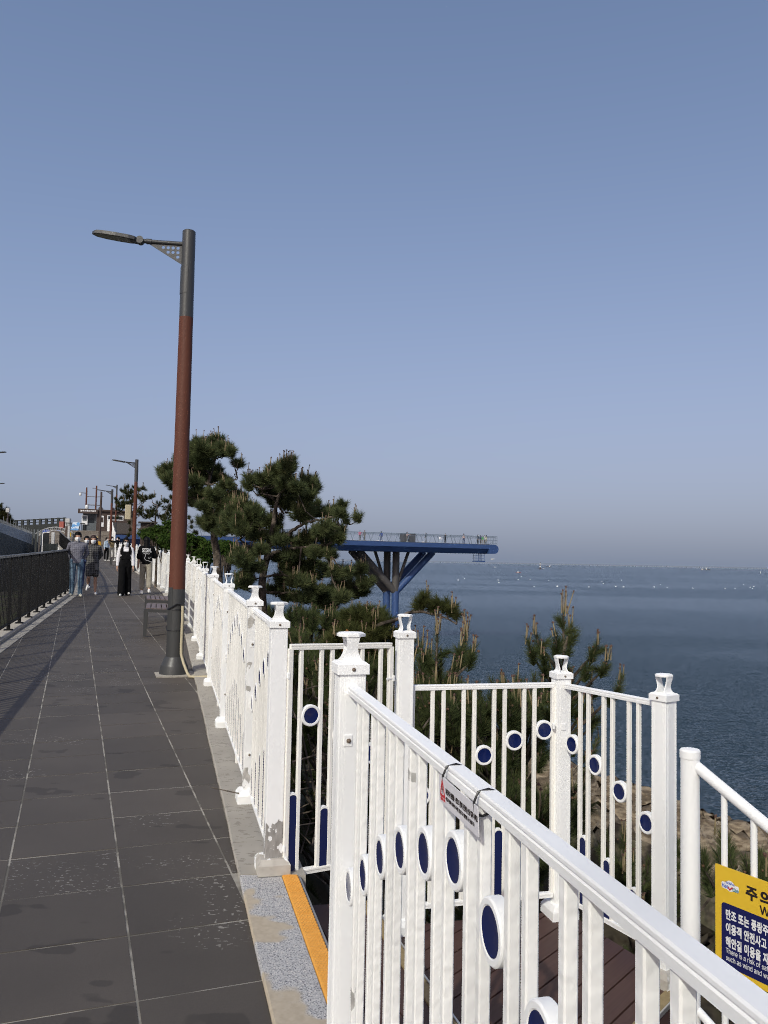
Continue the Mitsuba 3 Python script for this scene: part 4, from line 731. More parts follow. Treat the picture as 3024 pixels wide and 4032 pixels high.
bench(48.5, 50.2, 'far bench against the white fence beyond the people')
paper = single('paper_sheet', onto((np.array([(0, 0, 0), (.22, 0, 0), (.22, .34, 0), (0, .34, 0), (0, 0, .002), (.22, 0, .002), (.22, .34, .002), (0, .34, .002)]), np.array([(0, 3, 2, 1), (4, 5, 6, 7), (0, 1, 5, 4), (1, 2, 6, 5), (2, 3, 7, 6), (3, 0, 4, 7)])), (fx(13.7) - .10, 13.68, .55), unit(V(.265, -1, 0)), V(0, 0, 1)), 'sign_white', 'white notice sheet fixed beside the nearer bench', 'notice')

# ---------------------------------------------------------------- black fence on the left
blk = thing('black_fence', 'long black slatted fence along the left side of the promenade', 'fence')
SLAT = mikit.ply(bx((0, 0, .5), (.012, .034, 1)), 'black_metal')
FPOST = mikit.ply(bx((0, 0, .5), (.05, .06, 1)), 'black_metal')
HF = 1.27
s_ys = [1.0]
while s_ys[-1] < 74:
    y = s_ys[-1]; s_ys.append(y + 1.2 / math.hypot(1, (lx(y + .5) - lx(y)) / .5))
count = 0
for a, b in zip(s_ys[:-1], s_ys[1:]):
    pa, pb = V(lx(a), a, zg(a)), V(lx(b), b, zg(b)); ang = math.degrees(math.atan2(pb[1] - pa[1], pb[0] - pa[0])) - 90
    part(blk, 'post', FPOST, None, to_world=T().translate((pa + V(0, 0, .02)).tolist()).rotate([0, 0, 1], ang).scale([1, 1, HF - .02]))
    part(blk, 'foot', bx(pa + V(0, 0, .062), (.13, .13, .016), math.radians(ang)), 'black_metal')
    part(blk, 'top_rail', beam(pa + V(0, 0, HF), pb + V(0, 0, HF), .065, .035), 'galvanised' if False else 'rail_gray')
    part(blk, 'bottom_rail', beam(pa + V(0, 0, .16), pb + V(0, 0, .16), .04, .03), 'black_metal')
    far_ = []
    for q in range(1, 9):
        p = pa + (pb - pa) * q / 9
        if count < 300 and a > 10.5:
            part(blk, 'slat', SLAT, None, to_world=T().translate((p + V(0, 0, .17)).tolist()).rotate([0, 0, 1], ang).scale([1, 1, HF - .19])); count += 1
        else: far_.append(move((np.asarray(bx((0, 0, .5), (.012, .034, 1))[0]) * V(1, 1, HF - .19), BOXF if False else bx((0, 0, 0), (1, 1, 1))[1]), p + V(0, 0, .17), math.radians(ang)))
    if far_: part(blk, 'slats', cat(far_), 'black_metal', kind='stuff')
struct('low_kerb', solid_strip(lambda y: lx(y) - .13, lambda y: lx(y) + .13, np.concatenate([np.linspace(-5, 30, 80), np.linspace(31, 75, 30)]), .052, -.4, .01), 'kerb_concrete')
struct('edge_band', solid_strip(lambda y: lx(y) + .135, lambda y: lx(y) + .30, np.concatenate([np.linspace(-5, 30, 80), np.linspace(31, 75, 30)]), .008, -.05, .01), 'kerb_concrete')
# ---------------------------------------------------------------- pines and shrubs
scene['needles'] = {'type': 'principledthin', 'base_color': {'type': 'mesh_attribute', 'name': 'vertex_color'}, 'roughness': .45, 'diff_trans': .55, 'spec_tint': .3}
scene['leaves'] = {'type': 'principledthin', 'base_color': {'type': 'mesh_attribute', 'name': 'vertex_color'}, 'roughness': .4, 'diff_trans': .7}
pbr('bark', proc(lambda p, n, uv: mix((.030, .023, .017), (.14, .11, .085), smoothstep(.35, .75, fbm(p.x * 16, p.y * 16, p.z * 7, 3)))), .9, bump=lumps(26), scale=.02)
pbr('candle_tan', proc(lambda p, n, uv: mix((.17, .125, .065), (.29, .23, .13), noise(p.x * 30, p.y * 30, p.z * 12))), .8)
pbr('candle_tip', (.10, .055, .04), .8)
pbr('pollen_cone', proc(lambda p, n, uv: mix((.085, .045, .025), (.15, .08, .045), noise(p.x * 60, p.y * 60, p.z * 60))), .8)
pbr('dead_needles', (.30, .135, .045), .8)
def rows(a): return a / np.maximum(np.linalg.norm(a, axis=-1, keepdims=True), 1e-9)
def needle_mesh(pos, dirs, length, nl, per, width, r, tone=((.040, .062, .020), (.085, .098, .030)), spread=(18, 62), gold=.10):
    """Triangles for shoots: pos = tip of the twig, dirs = way it points, length of needled twig, nl = needle length, per = needles each."""
    n = len(pos); m = n * per
    P, D = np.repeat(pos, per, 0), np.repeat(dirs, per, 0)
    Lr, NL = np.repeat(np.broadcast_to(length, (n,)), per), np.repeat(np.broadcast_to(nl, (n,)), per) * r.uniform(.75, 1.15, m)
    s = r.uniform(0, 1, m) ** .8
    q = rows(np.cross(D, r.normal(size=(m, 3))))
    a = np.radians(spread[0] + (spread[1] - spread[0]) * (s * .8 + .2 * r.uniform(0, 1, m)))
    base = P - D * (Lr * s)[:, None]
    tip = base + NL[:, None] * (np.cos(a)[:, None] * D + np.sin(a)[:, None] * q) - V(0, 0, .10) * (NL * r.uniform(0, 1, m))[:, None]
    w = rows(np.cross(tip - base, r.normal(size=(m, 3)))) * width / 2
    v = np.stack([base - w, base + w, tip], 1).reshape(-1, 3)
    k = np.repeat(np.clip(r.beta(1.6, 2.2, n), 0, 1), per) * .7 + r.uniform(0, .3, m)
    c = np.asarray(tone[0]) * (1 - k[:, None]) + np.asarray(tone[1]) * k[:, None]
    g = r.uniform(0, 1, m) < gold * .25
    c[g] = c[g] * .4 + np.array([.17, .125, .045]) * .6
    return (v, np.arange(3 * m).reshape(-1, 3)), np.repeat(c, 3, 0)
def candle_mesh(pos, h, rad, r, lean=.10):
    ms, tips = [], []
    for p, L in zip(pos, h):
        d = V(0, 0, 1) + r.normal(size=3) * lean * V(1, 1, 0); d = unit(d)
        ms.append(tube([p - d * .02, p + d * L * .5, p + d * L], [rad, rad * .9, rad * .72], 5))
        tips.append(tube([p + d * (L - .004), p + d * (L + rad * 2.2)], [rad * 1.5, rad * .9], 5))
        for s in range(2):
            e = unit(r.normal(size=3) * V(1, 1, .2)); tips.append(tube([p + d * L, p + d * (L + rad) + e * rad * 2.6], [rad * .9, rad * .5], 4))
    return cat(ms), cat(tips)
def pine(name, label, data, seed, dens, per, nl, width, tone, candles, crad, group=None, clen=(.07, .17), root=None, catg='pine tree', fat=1.38):
    r = np.random.default_rng(seed)
    k = thing(name, label, catg, group)
    pads = np.array(data['p'], float) / 100
    pads[:, 3:] *= fat
    L0 = [(np.array(l, float) / 100, a, b) for l, a, b in data['l']]
    skel = []
    for i, (l, a, b) in enumerate(L0):
        if i == 0:                                           # the trunk goes on down into the slope
            f0 = l[0].copy(); f0[2] = land_z(np.array([f0[0]]), np.array([f0[1]]))[0] - .2
            if f0[2] < l[0][2] - .05: l = np.vstack([f0, l])
        t = np.linspace(0, 1, len(l)); tt = np.linspace(0, 1, len(l) * 5)
        from scipy.interpolate import PchipInterpolator
        c = PchipInterpolator(t, l)(tt) + (r.normal(size=(len(tt), 3)) * .012 if i else 0)
        part(k, 'trunk' if i == 0 else 'branch', tube(c, np.linspace(a, b, len(tt)), 9 if i == 0 else 6), 'bark', 50)
        skel.append(c)
    sk = np.vstack(skel)
    pos, dirs, twigs, cpos = [], [], [], []
    for x, y, z, rx, rz in pads:
        c = V(x, y, z); n = max(3, int(dens * math.pi * rx * rz * 1.0))
        u = rows(r.normal(size=(n, 3))); u[:, 2] = np.where(u[:, 2] < -.35, -u[:, 2], u[:, 2])
        rad = r.uniform(.25, 1, n)[:, None] ** .5
        p = c + u * rad * V(rx, rx, rz)
        pos.append(p); dirs.append(rows(u * V(1, 1, .7) + V(0, 0, .55) + r.normal(size=(n, 3)) * .25))
        j = sk[np.argmin(np.linalg.norm(sk - c - V(0, 0, -.12), axis=1))]
        if np.linalg.norm(j - c) < 1.6:
            mid = (j + c) / 2 + V(0, 0, -.15 * np.linalg.norm(j - c)) + r.normal(size=3) * .03
            twigs.append(tube([j, mid, c - V(0, 0, rz * .4)], [.013, .010, .007], 5))
        for q in r.choice(n, min(n, 4), False): twigs.append(tube([c - V(0, 0, rz * .4), p[q] - dirs[-1][q] * .03], [.006, .003], 4))
        top = np.argsort(-p[:, 2])[:max(1, int(n * .55))]
        for q in top:
            if r.uniform() < candles:
                for _ in range(r.integers(1, 4)): cpos.append(p[q] + r.normal(size=3) * .012)
    pos, dirs = np.vstack(pos), np.vstack(dirs)
    m, col = needle_mesh(pos, dirs, nl * 1.15, nl, per, width, r, tone)
    part(k, 'crown', m, 'needles', color=col)
    part(k, 'twigs', cat(twigs), 'bark', kind='stuff')
    if cpos:
        a, b = candle_mesh(cpos, r.uniform(*clen, len(cpos)), crad, r)
        part(k, 'candles', a, 'candle_tan', kind='stuff'); part(k, 'candle_tips', b, 'candle_tip', kind='stuff')
    return k
TREES = {"B":{"p":[[-147,1238,294,12,10],[-165,1261,287,14,11],[-167,1345,286,15,9],[-149,1312,308,7,9],[-146,1239,287,10,8],[-203,1290,275,16,10],[-210,1297,269,9,6],[-181,1249,276,12,10],[-177,1335,274,18,12],[-148,1242,268,14,10],[-122,1284,272,14,11],[-112,1303,271,10,13],[-114,1290,261,11,7],[-186,1313,259,15,10],[-168,1336,258,18,12],[-148,1368,258,18,11],[-120,1268,252,13,8],[-154,1322,242,19,9],[-176,1329,248,12,7],[-143,1269,262,14,10],[-130,1225,261,12,8],[-114,1371,247,9,6],[-125,1270,231,14,10],[-129,1272,221,13,8],[-123,1359,227,14,9],[-96,1313,231,13,7],[-86,1296,228,9,6],[-77,1341,236,9,7],[-65,1230,224,8,5],[-66,1331,245,7,6],[-41,1281,222,6,6],[-57,1239,217,5,3],[-232,1324,237,13,9],[-226,1365,235,17,11],[-196,1256,222,14,10],[-240,1320,219,16,12],[-214,1270,211,17,11],[-203,1336,216,12,9],[-249,1333,204,13,12],[-215,1258,199,15,10],[-176,1349,221,12,7],[-183,1324,213,12,9],[-174,1327,205,10,7],[-211,1348,194,15,9],[-192,1289,188,11,7],[-214,1339,205,15,9],[-243,1357,210,15,9],[-89,1240,200,15,10],[-81,1352,202,14,11],[-100,1284,194,13,10],[-115,1297,191,13,9],[-68,1247,189,10,7],[-87,1330,187,16,7],[-65,1269,197,7,6],[-154,1356,187,18,8],[-157,1266,182,11,7],[-129,1309,182,13,6],[-139,1285,162,16,9],[-125,1317,167,16,9],[-103,1254,165,13,7],[-79,1252,163,10,7],[-156,1337,143,13,9],[-130,1338,145,18,10],[-110,1310,148,12,9],[-91,1363,138,14,9],[-74,1256,136,11,8],[-68,1353,138,11,6],[-52,1250,137,8,6],[-43,1370,137,14,9],[-31,1319,142,9,7],[-28,1316,118,12,10],[-44,1371,110,15,9],[-64,1343,118,15,9],[-37,1343,103,12,7],[-210,1233,150,15,11],[-210,1280,162,13,9],[-214,1238,161,8,8],[-196,1254,142,13,8],[-184,1257,168,10,7],[-162,1354,121,15,9],[-128,1244,120,15,10],[-110,1270,112,15,10],[-90,1299,104,16,10],[-79,1352,95,17,11],[-177,1370,103,14,9],[-151,1331,96,15,9],[-118,1257,97,14,8],[-96,1307,88,14,9],[-80,1331,83,13,9],[-60,1233,100,11,8],[-218,1327,124,15,9],[-217,1280,114,13,9],[-114,1313,131,17,9],[-141,1325,133,15,7],[-167,1325,157,10,7],[-100,1303,177,14,6],[-174,1308,195,9,6]],"l":[[[[-185,1300,51],[-187,1301,86],[-189,1302,113],[-187,1303,136],[-182,1304,160],[-181,1305,180],[-177,1305,194],[-173,1306,216],[-172,1307,232],[-169,1308,247],[-162,1309,268],[-157,1310,290]],0.075,0.02],[[[-179,1300,175],[-169,1293,181],[-154,1286,188],[-139,1279,200],[-123,1271,210],[-107,1264,214],[-89,1257,217],[-67,1250,220]],0.04,0.012],[[[-78,1300,198],[-65,1300,205],[-55,1300,210],[-47,1300,214],[-40,1300,223]],0.014,0.006],[[[-182,1300,152],[-177,1292,157],[-168,1284,164],[-147,1276,170],[-125,1268,175],[-89,1260,178]],0.035,0.012],[[[-176,1300,181],[-182,1312,193],[-195,1325,201],[-210,1338,203],[-231,1350,210]],0.032,0.01],[[[-186,1300,147],[-201,1287,165],[-213,1273,178],[-224,1260,183]],0.03,0.01],[[[-186,1300,126],[-150,1312,130],[-122,1325,127],[-100,1338,132],[-72,1350,134]],0.022,0.008],[[[-187,1300,105],[-163,1310,102],[-128,1320,101],[-85,1330,109],[-49,1340,118]],0.022,0.006],[[[-167,1300,239],[-155,1310,228],[-139,1320,226],[-121,1330,230]],0.018,0.007],[[[-170,1300,246],[-185,1285,256],[-200,1270,268]],0.018,0.007],[[[-164,1300,258],[-142,1315,263],[-117,1330,270]],0.016,0.007]]},"A":{"p":[[-331,1455,361,8,8],[-351,1499,353,10,8],[-323,1444,346,15,9],[-322,1497,362,12,8],[-311,1505,369,12,8],[-319,1541,362,16,11],[-289,1484,352,14,9],[-267,1428,338,10,7],[-300,1504,348,16,8],[-313,1456,341,14,8],[-356,1536,343,13,9],[-333,1483,329,14,9],[-323,1482,321,11,8],[-359,1561,324,15,11],[-364,1484,326,15,10],[-382,1477,309,15,10],[-392,1477,300,11,9],[-403,1497,311,9,6],[-376,1439,288,12,10],[-387,1507,284,9,8],[-386,1563,319,13,12],[-362,1509,305,14,10],[-342,1537,311,16,11],[-332,1567,310,15,9],[-319,1551,319,12,8],[-314,1537,302,12,8],[-332,1547,337,7,5],[-337,1548,299,15,8],[-338,1463,287,15,9],[-289,1497,295,10,9],[-286,1476,283,11,8],[-273,1464,285,6,6],[-270,1511,329,10,6],[-333,1473,270,13,8],[-352,1518,268,12,9],[-333,1512,266,14,9],[-302,1441,266,11,7],[-310,1491,259,13,9],[-331,1483,254,13,8],[-355,1531,255,9,8],[-311,1438,244,12,7],[-293,1450,265,10,7],[-299,1502,256,13,8],[-276,1486,266,13,9],[-270,1525,269,13,9],[-266,1475,256,13,8],[-272,1455,248,11,8],[-271,1565,251,12,9],[-280,1462,244,13,8],[-306,1447,224,12,9],[-319,1467,218,11,8],[-303,1476,216,10,8],[-311,1459,208,10,8],[-294,1505,236,13,8],[-285,1566,241,12,8],[-275,1444,222,12,9],[-264,1487,224,14,9],[-258,1525,235,13,9],[-256,1558,248,12,9],[-293,1575,213,14,8],[-281,1447,200,12,7],[-260,1506,205,13,8],[-252,1557,210,12,9],[-355,1433,278,11,7],[-369,1513,266,10,8]],"l":[[[[-295,1500,89],[-299,1501,134],[-302,1502,166],[-307,1502,191],[-307,1503,217],[-312,1504,234],[-319,1505,250],[-322,1506,269],[-321,1507,282],[-321,1508,291],[-316,1508,319],[-312,1509,335],[-310,1510,355]],0.085,0.02],[[[-319,1500,288],[-343,1513,298],[-366,1527,307],[-393,1540,313]],0.03,0.01],[[[-318,1500,288],[-298,1490,289],[-284,1480,286]],0.02,0.008],[[[-308,1500,266],[-292,1490,274],[-273,1480,292],[-261,1470,297]],0.02,0.006],[[[-271,1500,298],[-270,1500,310],[-268,1500,322],[-268,1500,327]],0.01,0.005],[[[-311,1500,234],[-294,1510,231],[-277,1520,241],[-270,1530,259]],0.026,0.008],[[[-319,1500,248],[-329,1485,255],[-338,1470,258]],0.02,0.008],[[[-309,1500,335],[-299,1505,339],[-282,1510,345]],0.016,0.006],[[[-309,1500,334],[-323,1505,341],[-341,1510,350]],0.014,0.006],[[[-306,1500,204],[-287,1510,202],[-263,1520,207]],0.02,0.008]]},"G":{"p":[[-1381,4448,526,12,10],[-1428,4543,525,15,10],[-1456,4570,514,15,10],[-1367,4506,531,12,10],[-1382,4421,491,17,10],[-1358,4430,499,22,15],[-1386,4487,481,25,12],[-1433,4556,475,23,13],[-1434,4458,460,17,10],[-1468,4527,447,15,8],[-1434,4485,442,22,10],[-1414,4462,431,30,10],[-1399,4533,449,25,13],[-1441,4469,424,17,9],[-1419,4480,420,25,7],[-1459,4542,408,18,10],[-1386,4499,434,20,15],[-1348,4545,519,15,13],[-1346,4503,486,17,12],[-1314,4446,469,12,10],[-1448,4491,365,6,6],[-1345,4560,389,15,10],[-1388,4510,340,8,5],[-1401,4574,299,10,10],[-1341,4420,454,20,15],[-1313,4474,414,10,10],[-1343,4543,398,13,10],[-1392,4530,268,10,8]],"l":[[[[-1352,4500,180],[-1357,4500,255],[-1364,4500,317],[-1373,4500,380],[-1378,4500,435],[-1390,4500,479],[-1397,4500,525]],0.09,0.03],[[[-1361,4500,295],[-1381,4512,330],[-1411,4525,363],[-1436,4538,385],[-1458,4550,403]],0.05,0.02],[[[-1390,4500,334],[-1411,4500,354],[-1433,4500,355],[-1451,4500,366]],0.02,0.01],[[[-1372,4500,380],[-1343,4500,405],[-1326,4500,431],[-1320,4500,456]],0.03,0.012],[[[-1376,4500,415],[-1401,4500,424],[-1439,4500,433]],0.03,0.012],[[[-1364,4500,317],[-1341,4500,365],[-1327,4500,383]],0.03,0.012],[[[-1379,4500,440],[-1353,4500,473],[-1334,4500,506]],0.03,0.012]]},"H":{"p":[[-1074,3810,426,20,13],[-1048,3826,394,16,13],[-1027,3860,407,17,17],[-1002,3829,379,20,16],[-1065,3808,370,20,13],[-1081,3810,356,20,16],[-1088,3827,337,23,16],[-1054,3772,342,19,13],[-1033,3827,342,23,16],[-998,3818,345,20,16],[-992,3846,367,17,17],[-975,3797,423,13,16],[-979,3724,324,19,13],[-1120,3806,464,23,10],[-1140,3857,424,20,13],[-1107,3822,416,13,13],[-1104,3823,433,10,10],[-1116,3783,357,13,13],[-889,3777,335,6,6],[-886,3835,319,10,7],[-864,3732,292,10,6],[-866,3859,267,20,13]],"l":[[[[-1036,3800,177],[-1049,3800,307],[-1048,3800,356],[-1040,3800,386],[-1057,3800,396],[-1067,3800,405]],0.05,0.02],[[[-1005,3800,308],[-1004,3800,341],[-994,3800,380],[-973,3800,430]],0.03,0.012],[[[-1049,3800,314],[-1071,3800,323],[-1081,3800,349]],0.03,0.012],[[[-1005,3800,315],[-1032,3800,340],[-1026,3800,360]],0.02,0.01],[[[-1134,3800,361],[-1125,3800,384],[-1106,3800,401],[-1097,3800,414]],0.03,0.012],[[[-1131,3800,279],[-1099,3800,287],[-1067,3800,307]],0.03,0.012],[[[-916,3800,290],[-894,3800,307],[-878,3800,317]],0.015,0.008]]}}
g_p = 'pine trees behind the white fence'
DK = ((.062, .088, .042), (.165, .182, .078))
pine('pine_tree', 'large spreading black pine in the middle with a bent trunk and long right branch', TREES['B'], 11, 300, 150, .115, .0070, DK, .22, .0062, g_p)
pine('pine_tree', 'tall pine half behind the nearest street lamp with a lone tuft on a bare twig', TREES['A'], 12, 300, 150, .120, .0075, DK, .20, .0062, g_p)
pine('pine_tree', 'far cloud pruned pine seen behind the second street lamp', TREES['G'], 13, 46, 70, .16, .018, ((.03, .042, .016), (.085, .085, .035)), .10, .014, g_p, (.1, .2))
pine('pine_tree', 'thin open crowned pine left of the nearest street lamp', TREES['H'], 14, 52, 70, .14, .016, ((.03, .042, .016), (.085, .085, .035)), .12, .012, g_p, (.1, .2))

def young_pine(label, base, tips, seed, nl=.10, per=230, width=.0042, name='young_pine', tone=((.050, .072, .030), (.130, .148, .060)), low=None, group='young pines below the railing', catg='pine'):
    """tips: (x, y, z, candles, candle length, needled length)."""
    r = np.random.default_rng(seed); k = thing(name, label, catg, group)
    tips = np.array(tips, float); top = tips[np.argmax(tips[:, 2])]
    b = V(*base, land_z(np.array([base[0]]), np.array([base[1]]))[0] - .2)
    ax = lambda z: b + (top[:3] - b) * np.clip((z - b[2]) / (top[2] - b[2]), 0, 1)
    part(k, 'trunk', tube([b, b + (top[:3] - b) * .5 + r.normal(size=3) * .04, top[:3]], [.05, .03, .008], 8), 'bark', 50)
    pos, dirs, ln, br, cp, cl, pc = [], [], [], [], [], [], []
    for x, y, z, nc, L, nd in tips:
        t = V(x, y, z); h = np.hypot(*(t - ax(z))[:2]); j = ax(z - .18 - .75 * h)
        d = unit(V(*(t - j)[:2] * .35, .6 * np.linalg.norm(t - j) + .05))
        if h > .03: br.append(tube([j, (j + t) / 2 + (t - j) * .10 - V(0, 0, .10 * h), t - d * .12, t], [.016, .012, .008, .005], 6))
        pos.append(t); dirs.append(d); ln.append(nd)
        for _ in range(2):
            e = unit(d + r.normal(size=3) * .7); q = t - d * r.uniform(.12, .30) + e * .10
            pos.append(q); dirs.append(e); ln.append(.10)
        for _ in range(int(nc)): cp.append(t + r.normal(size=3) * V(.022, .022, .01)); cl.append(L * r.uniform(.35, 1.1))
        for _ in range(5):
            if r.uniform() < .25: pc.append(t - d * r.uniform(.02, .10) + r.normal(size=3) * .016)
    m, col = needle_mesh(np.array(pos), np.array(dirs), np.array(ln), nl, per, width, r, tone, (15, 58))
    part(k, 'foliage', m, 'needles', color=col)
    if br: part(k, 'branches', cat(br), 'bark', kind='stuff')
    if cp:
        a, bb = candle_mesh(cp, cl, .0060, r, .11)
        part(k, 'candles', a, 'candle_tan', kind='stuff'); part(k, 'candle_tips', bb, 'candle_tip', kind='stuff')
    if pc: part(k, 'pollen_cones', cat([move(tm(trimesh.creation.icosphere(1, r.uniform(.006, .012))), p) for p in pc]), 'pollen_cone', kind='stuff')
    return k
def tipset(pts, y, r, dy=.3): return [(p[0], y + r.uniform(-dy, dy), p[1], p[2], p[3], p[4]) for p in pts]
r5 = np.random.default_rng(5)
C_ = [(1.65, 1.12, 6, .20, .42), (1.72, 1.00, 3, .20, .2), (1.37, .94, 4, .13, .2), (1.28, .87, 3, .13, .16), (1.49, .96, 2, .12, .16), (1.90, .88, 4, .14, .2), (1.99, .74, 5, .19, .2), (2.05, .60, 3, .1, .16), (1.38, .80, 2, .1, .2), (1.60, .68, 3, .1, .2), (1.50, .64, 2, .1, .2), (1.40, .58, 3, .1, .2), (1.85, .72, 2, .1, .2), (1.93, .50, 2, .1, .2), (1.75, .54, 3, .1, .2), (1.66, .80, 0, .1, .25), (1.68, .45, 3, .1, .2), (1.82, .34, 2, .1, .2), (1.55, .40, 2, .1, .2), (1.45, .42, 2, .1, .2), (1.90, .22, 2, .1, .2), (1.72, .15, 2, .1, .2), (1.62, .05, 2, .1, .2), (1.80, -.1, 2, .1, .2), (1.95, .0, 2, .1, .2), (1.70, -.3, 2, .1, .2)]
young_pine('young pine with tall tan candles rising behind the middle landing post', (1.68, 7.45), tipset(C_, 7.4, r5), 21)
D_ = [(.46, .99, 6, .17, .35), (.72, .92, 9, .20, .25), (.34, .86, 4, .16, .2), (.60, .70, 2, .1, .2), (.70, .86, 3, .14, .2), (.76, .85, 4, .16, .2), (.40, .80, 2, .14, .25), (.50, .72, 2, .1, .2), (.64, .72, 2, .1, .2), (.31, .74, 3, .12, .2), (.45, .60, 3, .1, .2), (.55, .52, 3, .1, .2), (.35, .55, 2, .1, .2), (.66, .5, 3, .1, .2)]
young_pine('young pine with two bunches of tan candles behind the left landing post', (.55, 7.1), tipset(D_, 7.0, r5, .2), 22)
def bush(label, cx, y0, y1, x0, x1, z0, z1, n, seed, slope=.35, **kw):
    r = np.random.default_rng(seed); tips = []
    for _ in range(n):
        y = r.uniform(y0, y1); x = r.uniform(x0, x1) * (y / y1) if cx is None else r.uniform(x0, x1)
        tips.append((x, y, r.uniform(z0, z1) if r.uniform() < .5 else z1 - r.uniform(0, .12), max(0, r.integers(-6, 4)), r.uniform(.08, .17), .20))
    return young_pine(label, ((x0 + x1) / 2, (y0 + y1) / 2), tips, seed, name='pine_bush', group=None, catg='bush', **kw)
bush('dense low pine bush with red pollen cones behind the landing railing', 1, 5.9, 7.0, .22, 1.30, -.55, .62, 120, 31)
bush('lower pine bush close under the landing railing', 1, 5.2, 5.9, .25, 1.35, -.95, .10, 70, 32)
bush('pine bush with many upright shoots below the middle pine', 1, 10.8, 13.0, -1.25, .05, -.5, .86, 130, 39, width=.006, nl=.12)
bush('dark pine bush in the gap behind the hinged side panel', 1, 5.6, 7.4, -.75, .20, -.9, .48, 60, 33, tone=((.028, .044, .016), (.075, .086, .032)))
bush('pine bush with tall candles at the right edge below the pipe handrail', 1, 4.4, 5.2, 1.95, 2.35, -.9, -.05, 26, 34)
bush('small pine bush among the rocks below the right landing post', 1, 6.6, 8.0, 1.9, 3.1, -2.2, -.9, 26, 35)
bush('pine bush below the leaning pine behind the hinged panel', 1, 7.6, 9.6, -.9, .5, -.9, .62, 90, 36)
bush('low pine bush behind the third and fourth fence posts', 1, 8.2, 10.8, -1.6, -.5, -.6, .72, 90, 37)
bush('low pine bush behind the fence beside the nearest street lamp', 1, 11.2, 14.6, -2.4, -1.2, -.4, .75, 90, 38, width=.006, nl=.12)
# leaning pine: bare crooked limb reaching right over the left landing post
LEAN = {'p': [[44, 900, 114, 8, 7], [41, 902, 108, 7, 6], [61, 898, 110, 9, 6], [70, 902, 106, 10, 7], [79, 900, 101, 8, 6], [54, 900, 105, 7, 5], [-4, 915, 82, 20, 12], [-22, 930, 90, 20, 12], [-30, 900, 66, 26, 16], [12, 925, 62, 22, 13], [-40, 910, 50, 26, 18], [-12, 920, 44, 26, 18]],
        'l': [[[[-52, 935, -180], [-45, 930, -40], [-36, 925, 40], [-28, 920, 62], [-12, 910, 77], [-1, 900, 87], [15, 900, 92], [30, 900, 100], [43, 899, 101], [53, 898, 99], [66, 897, 96], [80, 896, 89]], .032, .007], [[[30, 900, 100], [38, 902, 104], [43, 901, 112]], .010, .005], [[[43, 899, 101], [55, 899, 104], [70, 900, 105]], .009, .005], [[[-30, 921, 58], [-26, 925, 75], [-22, 930, 88]], .018, .006]]}
pine('leaning_pine', 'leaning pine with a bare crooked limb reaching right above the landing post', LEAN, 41, 240, 150, .10, .005, ((.045, .060, .022), (.12, .125, .045)), .15, .006, None)
rd = np.random.default_rng(44)
tw = []
for _ in range(150):
    a = V(rd.uniform(-.7, .35), rd.uniform(4.9, 7.2), rd.uniform(-1.2, .5)); d = unit(rd.normal(size=3) * V(1, 1, .8)) * rd.uniform(.2, .7)
    tw.append(tube([a, a + d * .5 + rd.normal(size=3) * .05, a + d], [.007, .005, .002], 4))
k = thing('dry_thicket', 'thicket of dry grey twigs behind the hinged side panel', 'twigs', kind='stuff')
put(k, cat(tw), 'bark')
m, c_ = needle_mesh(np.array([(-.35, 8.6, .78), (-.30, 8.6, .70), (-.36, 8.62, .66), (-.28, 8.6, .64)]), np.tile(V(.2, -.2, -1), (4, 1)), .06, .10, 160, .006, rd, ((.30, .13, .04), (.40, .2, .08)), (10, 50))
single('dead_tuft', m, 'dead_needles', 'tuft of rust coloured dead needles in front of the middle pine', 'needles')
# broadleaf shrubs
def shrub(label, clumps, seed, n, size, tone):
    r = np.random.default_rng(seed); k = thing('shrub', label, 'shrub', 'green shrubs behind the fence'); V_, F_, C_, st = [], [], [], []
    for x, y, z, rx, rz in clumps:
        base = V(x, y, z - rz * .9); 
        for _ in range(n):
            u = unit(r.normal(size=3)); p = V(x, y, z) + u * V(rx, rx, rz) * r.uniform(.35, 1) ** .5
            d = unit(V(*(r.normal(size=2) * .8), -r.uniform(.2, 1.3))); s = unit(np.cross(d, r.normal(size=3))); nn = np.cross(d, s)
            L, w = size * r.uniform(.7, 1.3), size * .30
            o = len(V_) 
            V_.extend([p, p + d * L * .5 + s * w / 2 + nn * L * .04, p + d * L, p + d * L * .5 - s * w / 2 + nn * L * .04]); F_.append((o, o + 1, o + 2)); F_.append((o, o + 2, o + 3))
            t = r.uniform(); C_.extend([np.asarray(tone[0]) * (1 - t) + np.asarray(tone[1]) * t] * 4)
        for _ in range(5):
            e = V(x, y, z) + r.normal(size=3) * V(rx, rx, rz) * .4; st.append(tube([base - V(0, 0, .5), (base + e) / 2 + r.normal(size=3) * .05, e], [.016, .010, .004], 5))
    part(k, 'foliage', (np.array(V_), np.array(F_)), 'leaves', color=np.array(C_)); part(k, 'stems', cat(st), 'bark', kind='stuff')
    zb = min(c[2] - c[4] for c in clumps); x, y = clumps[0][0], clumps[0][1]
    part(k, 'trunk', tube([V(x, y, land_z(np.array([x]), np.array([y]))[0] - .2), V(x, y, zb)], [.05, .03], 7), 'bark')
GREEN = ((.030, .062, .014), (.075, .115, .028))
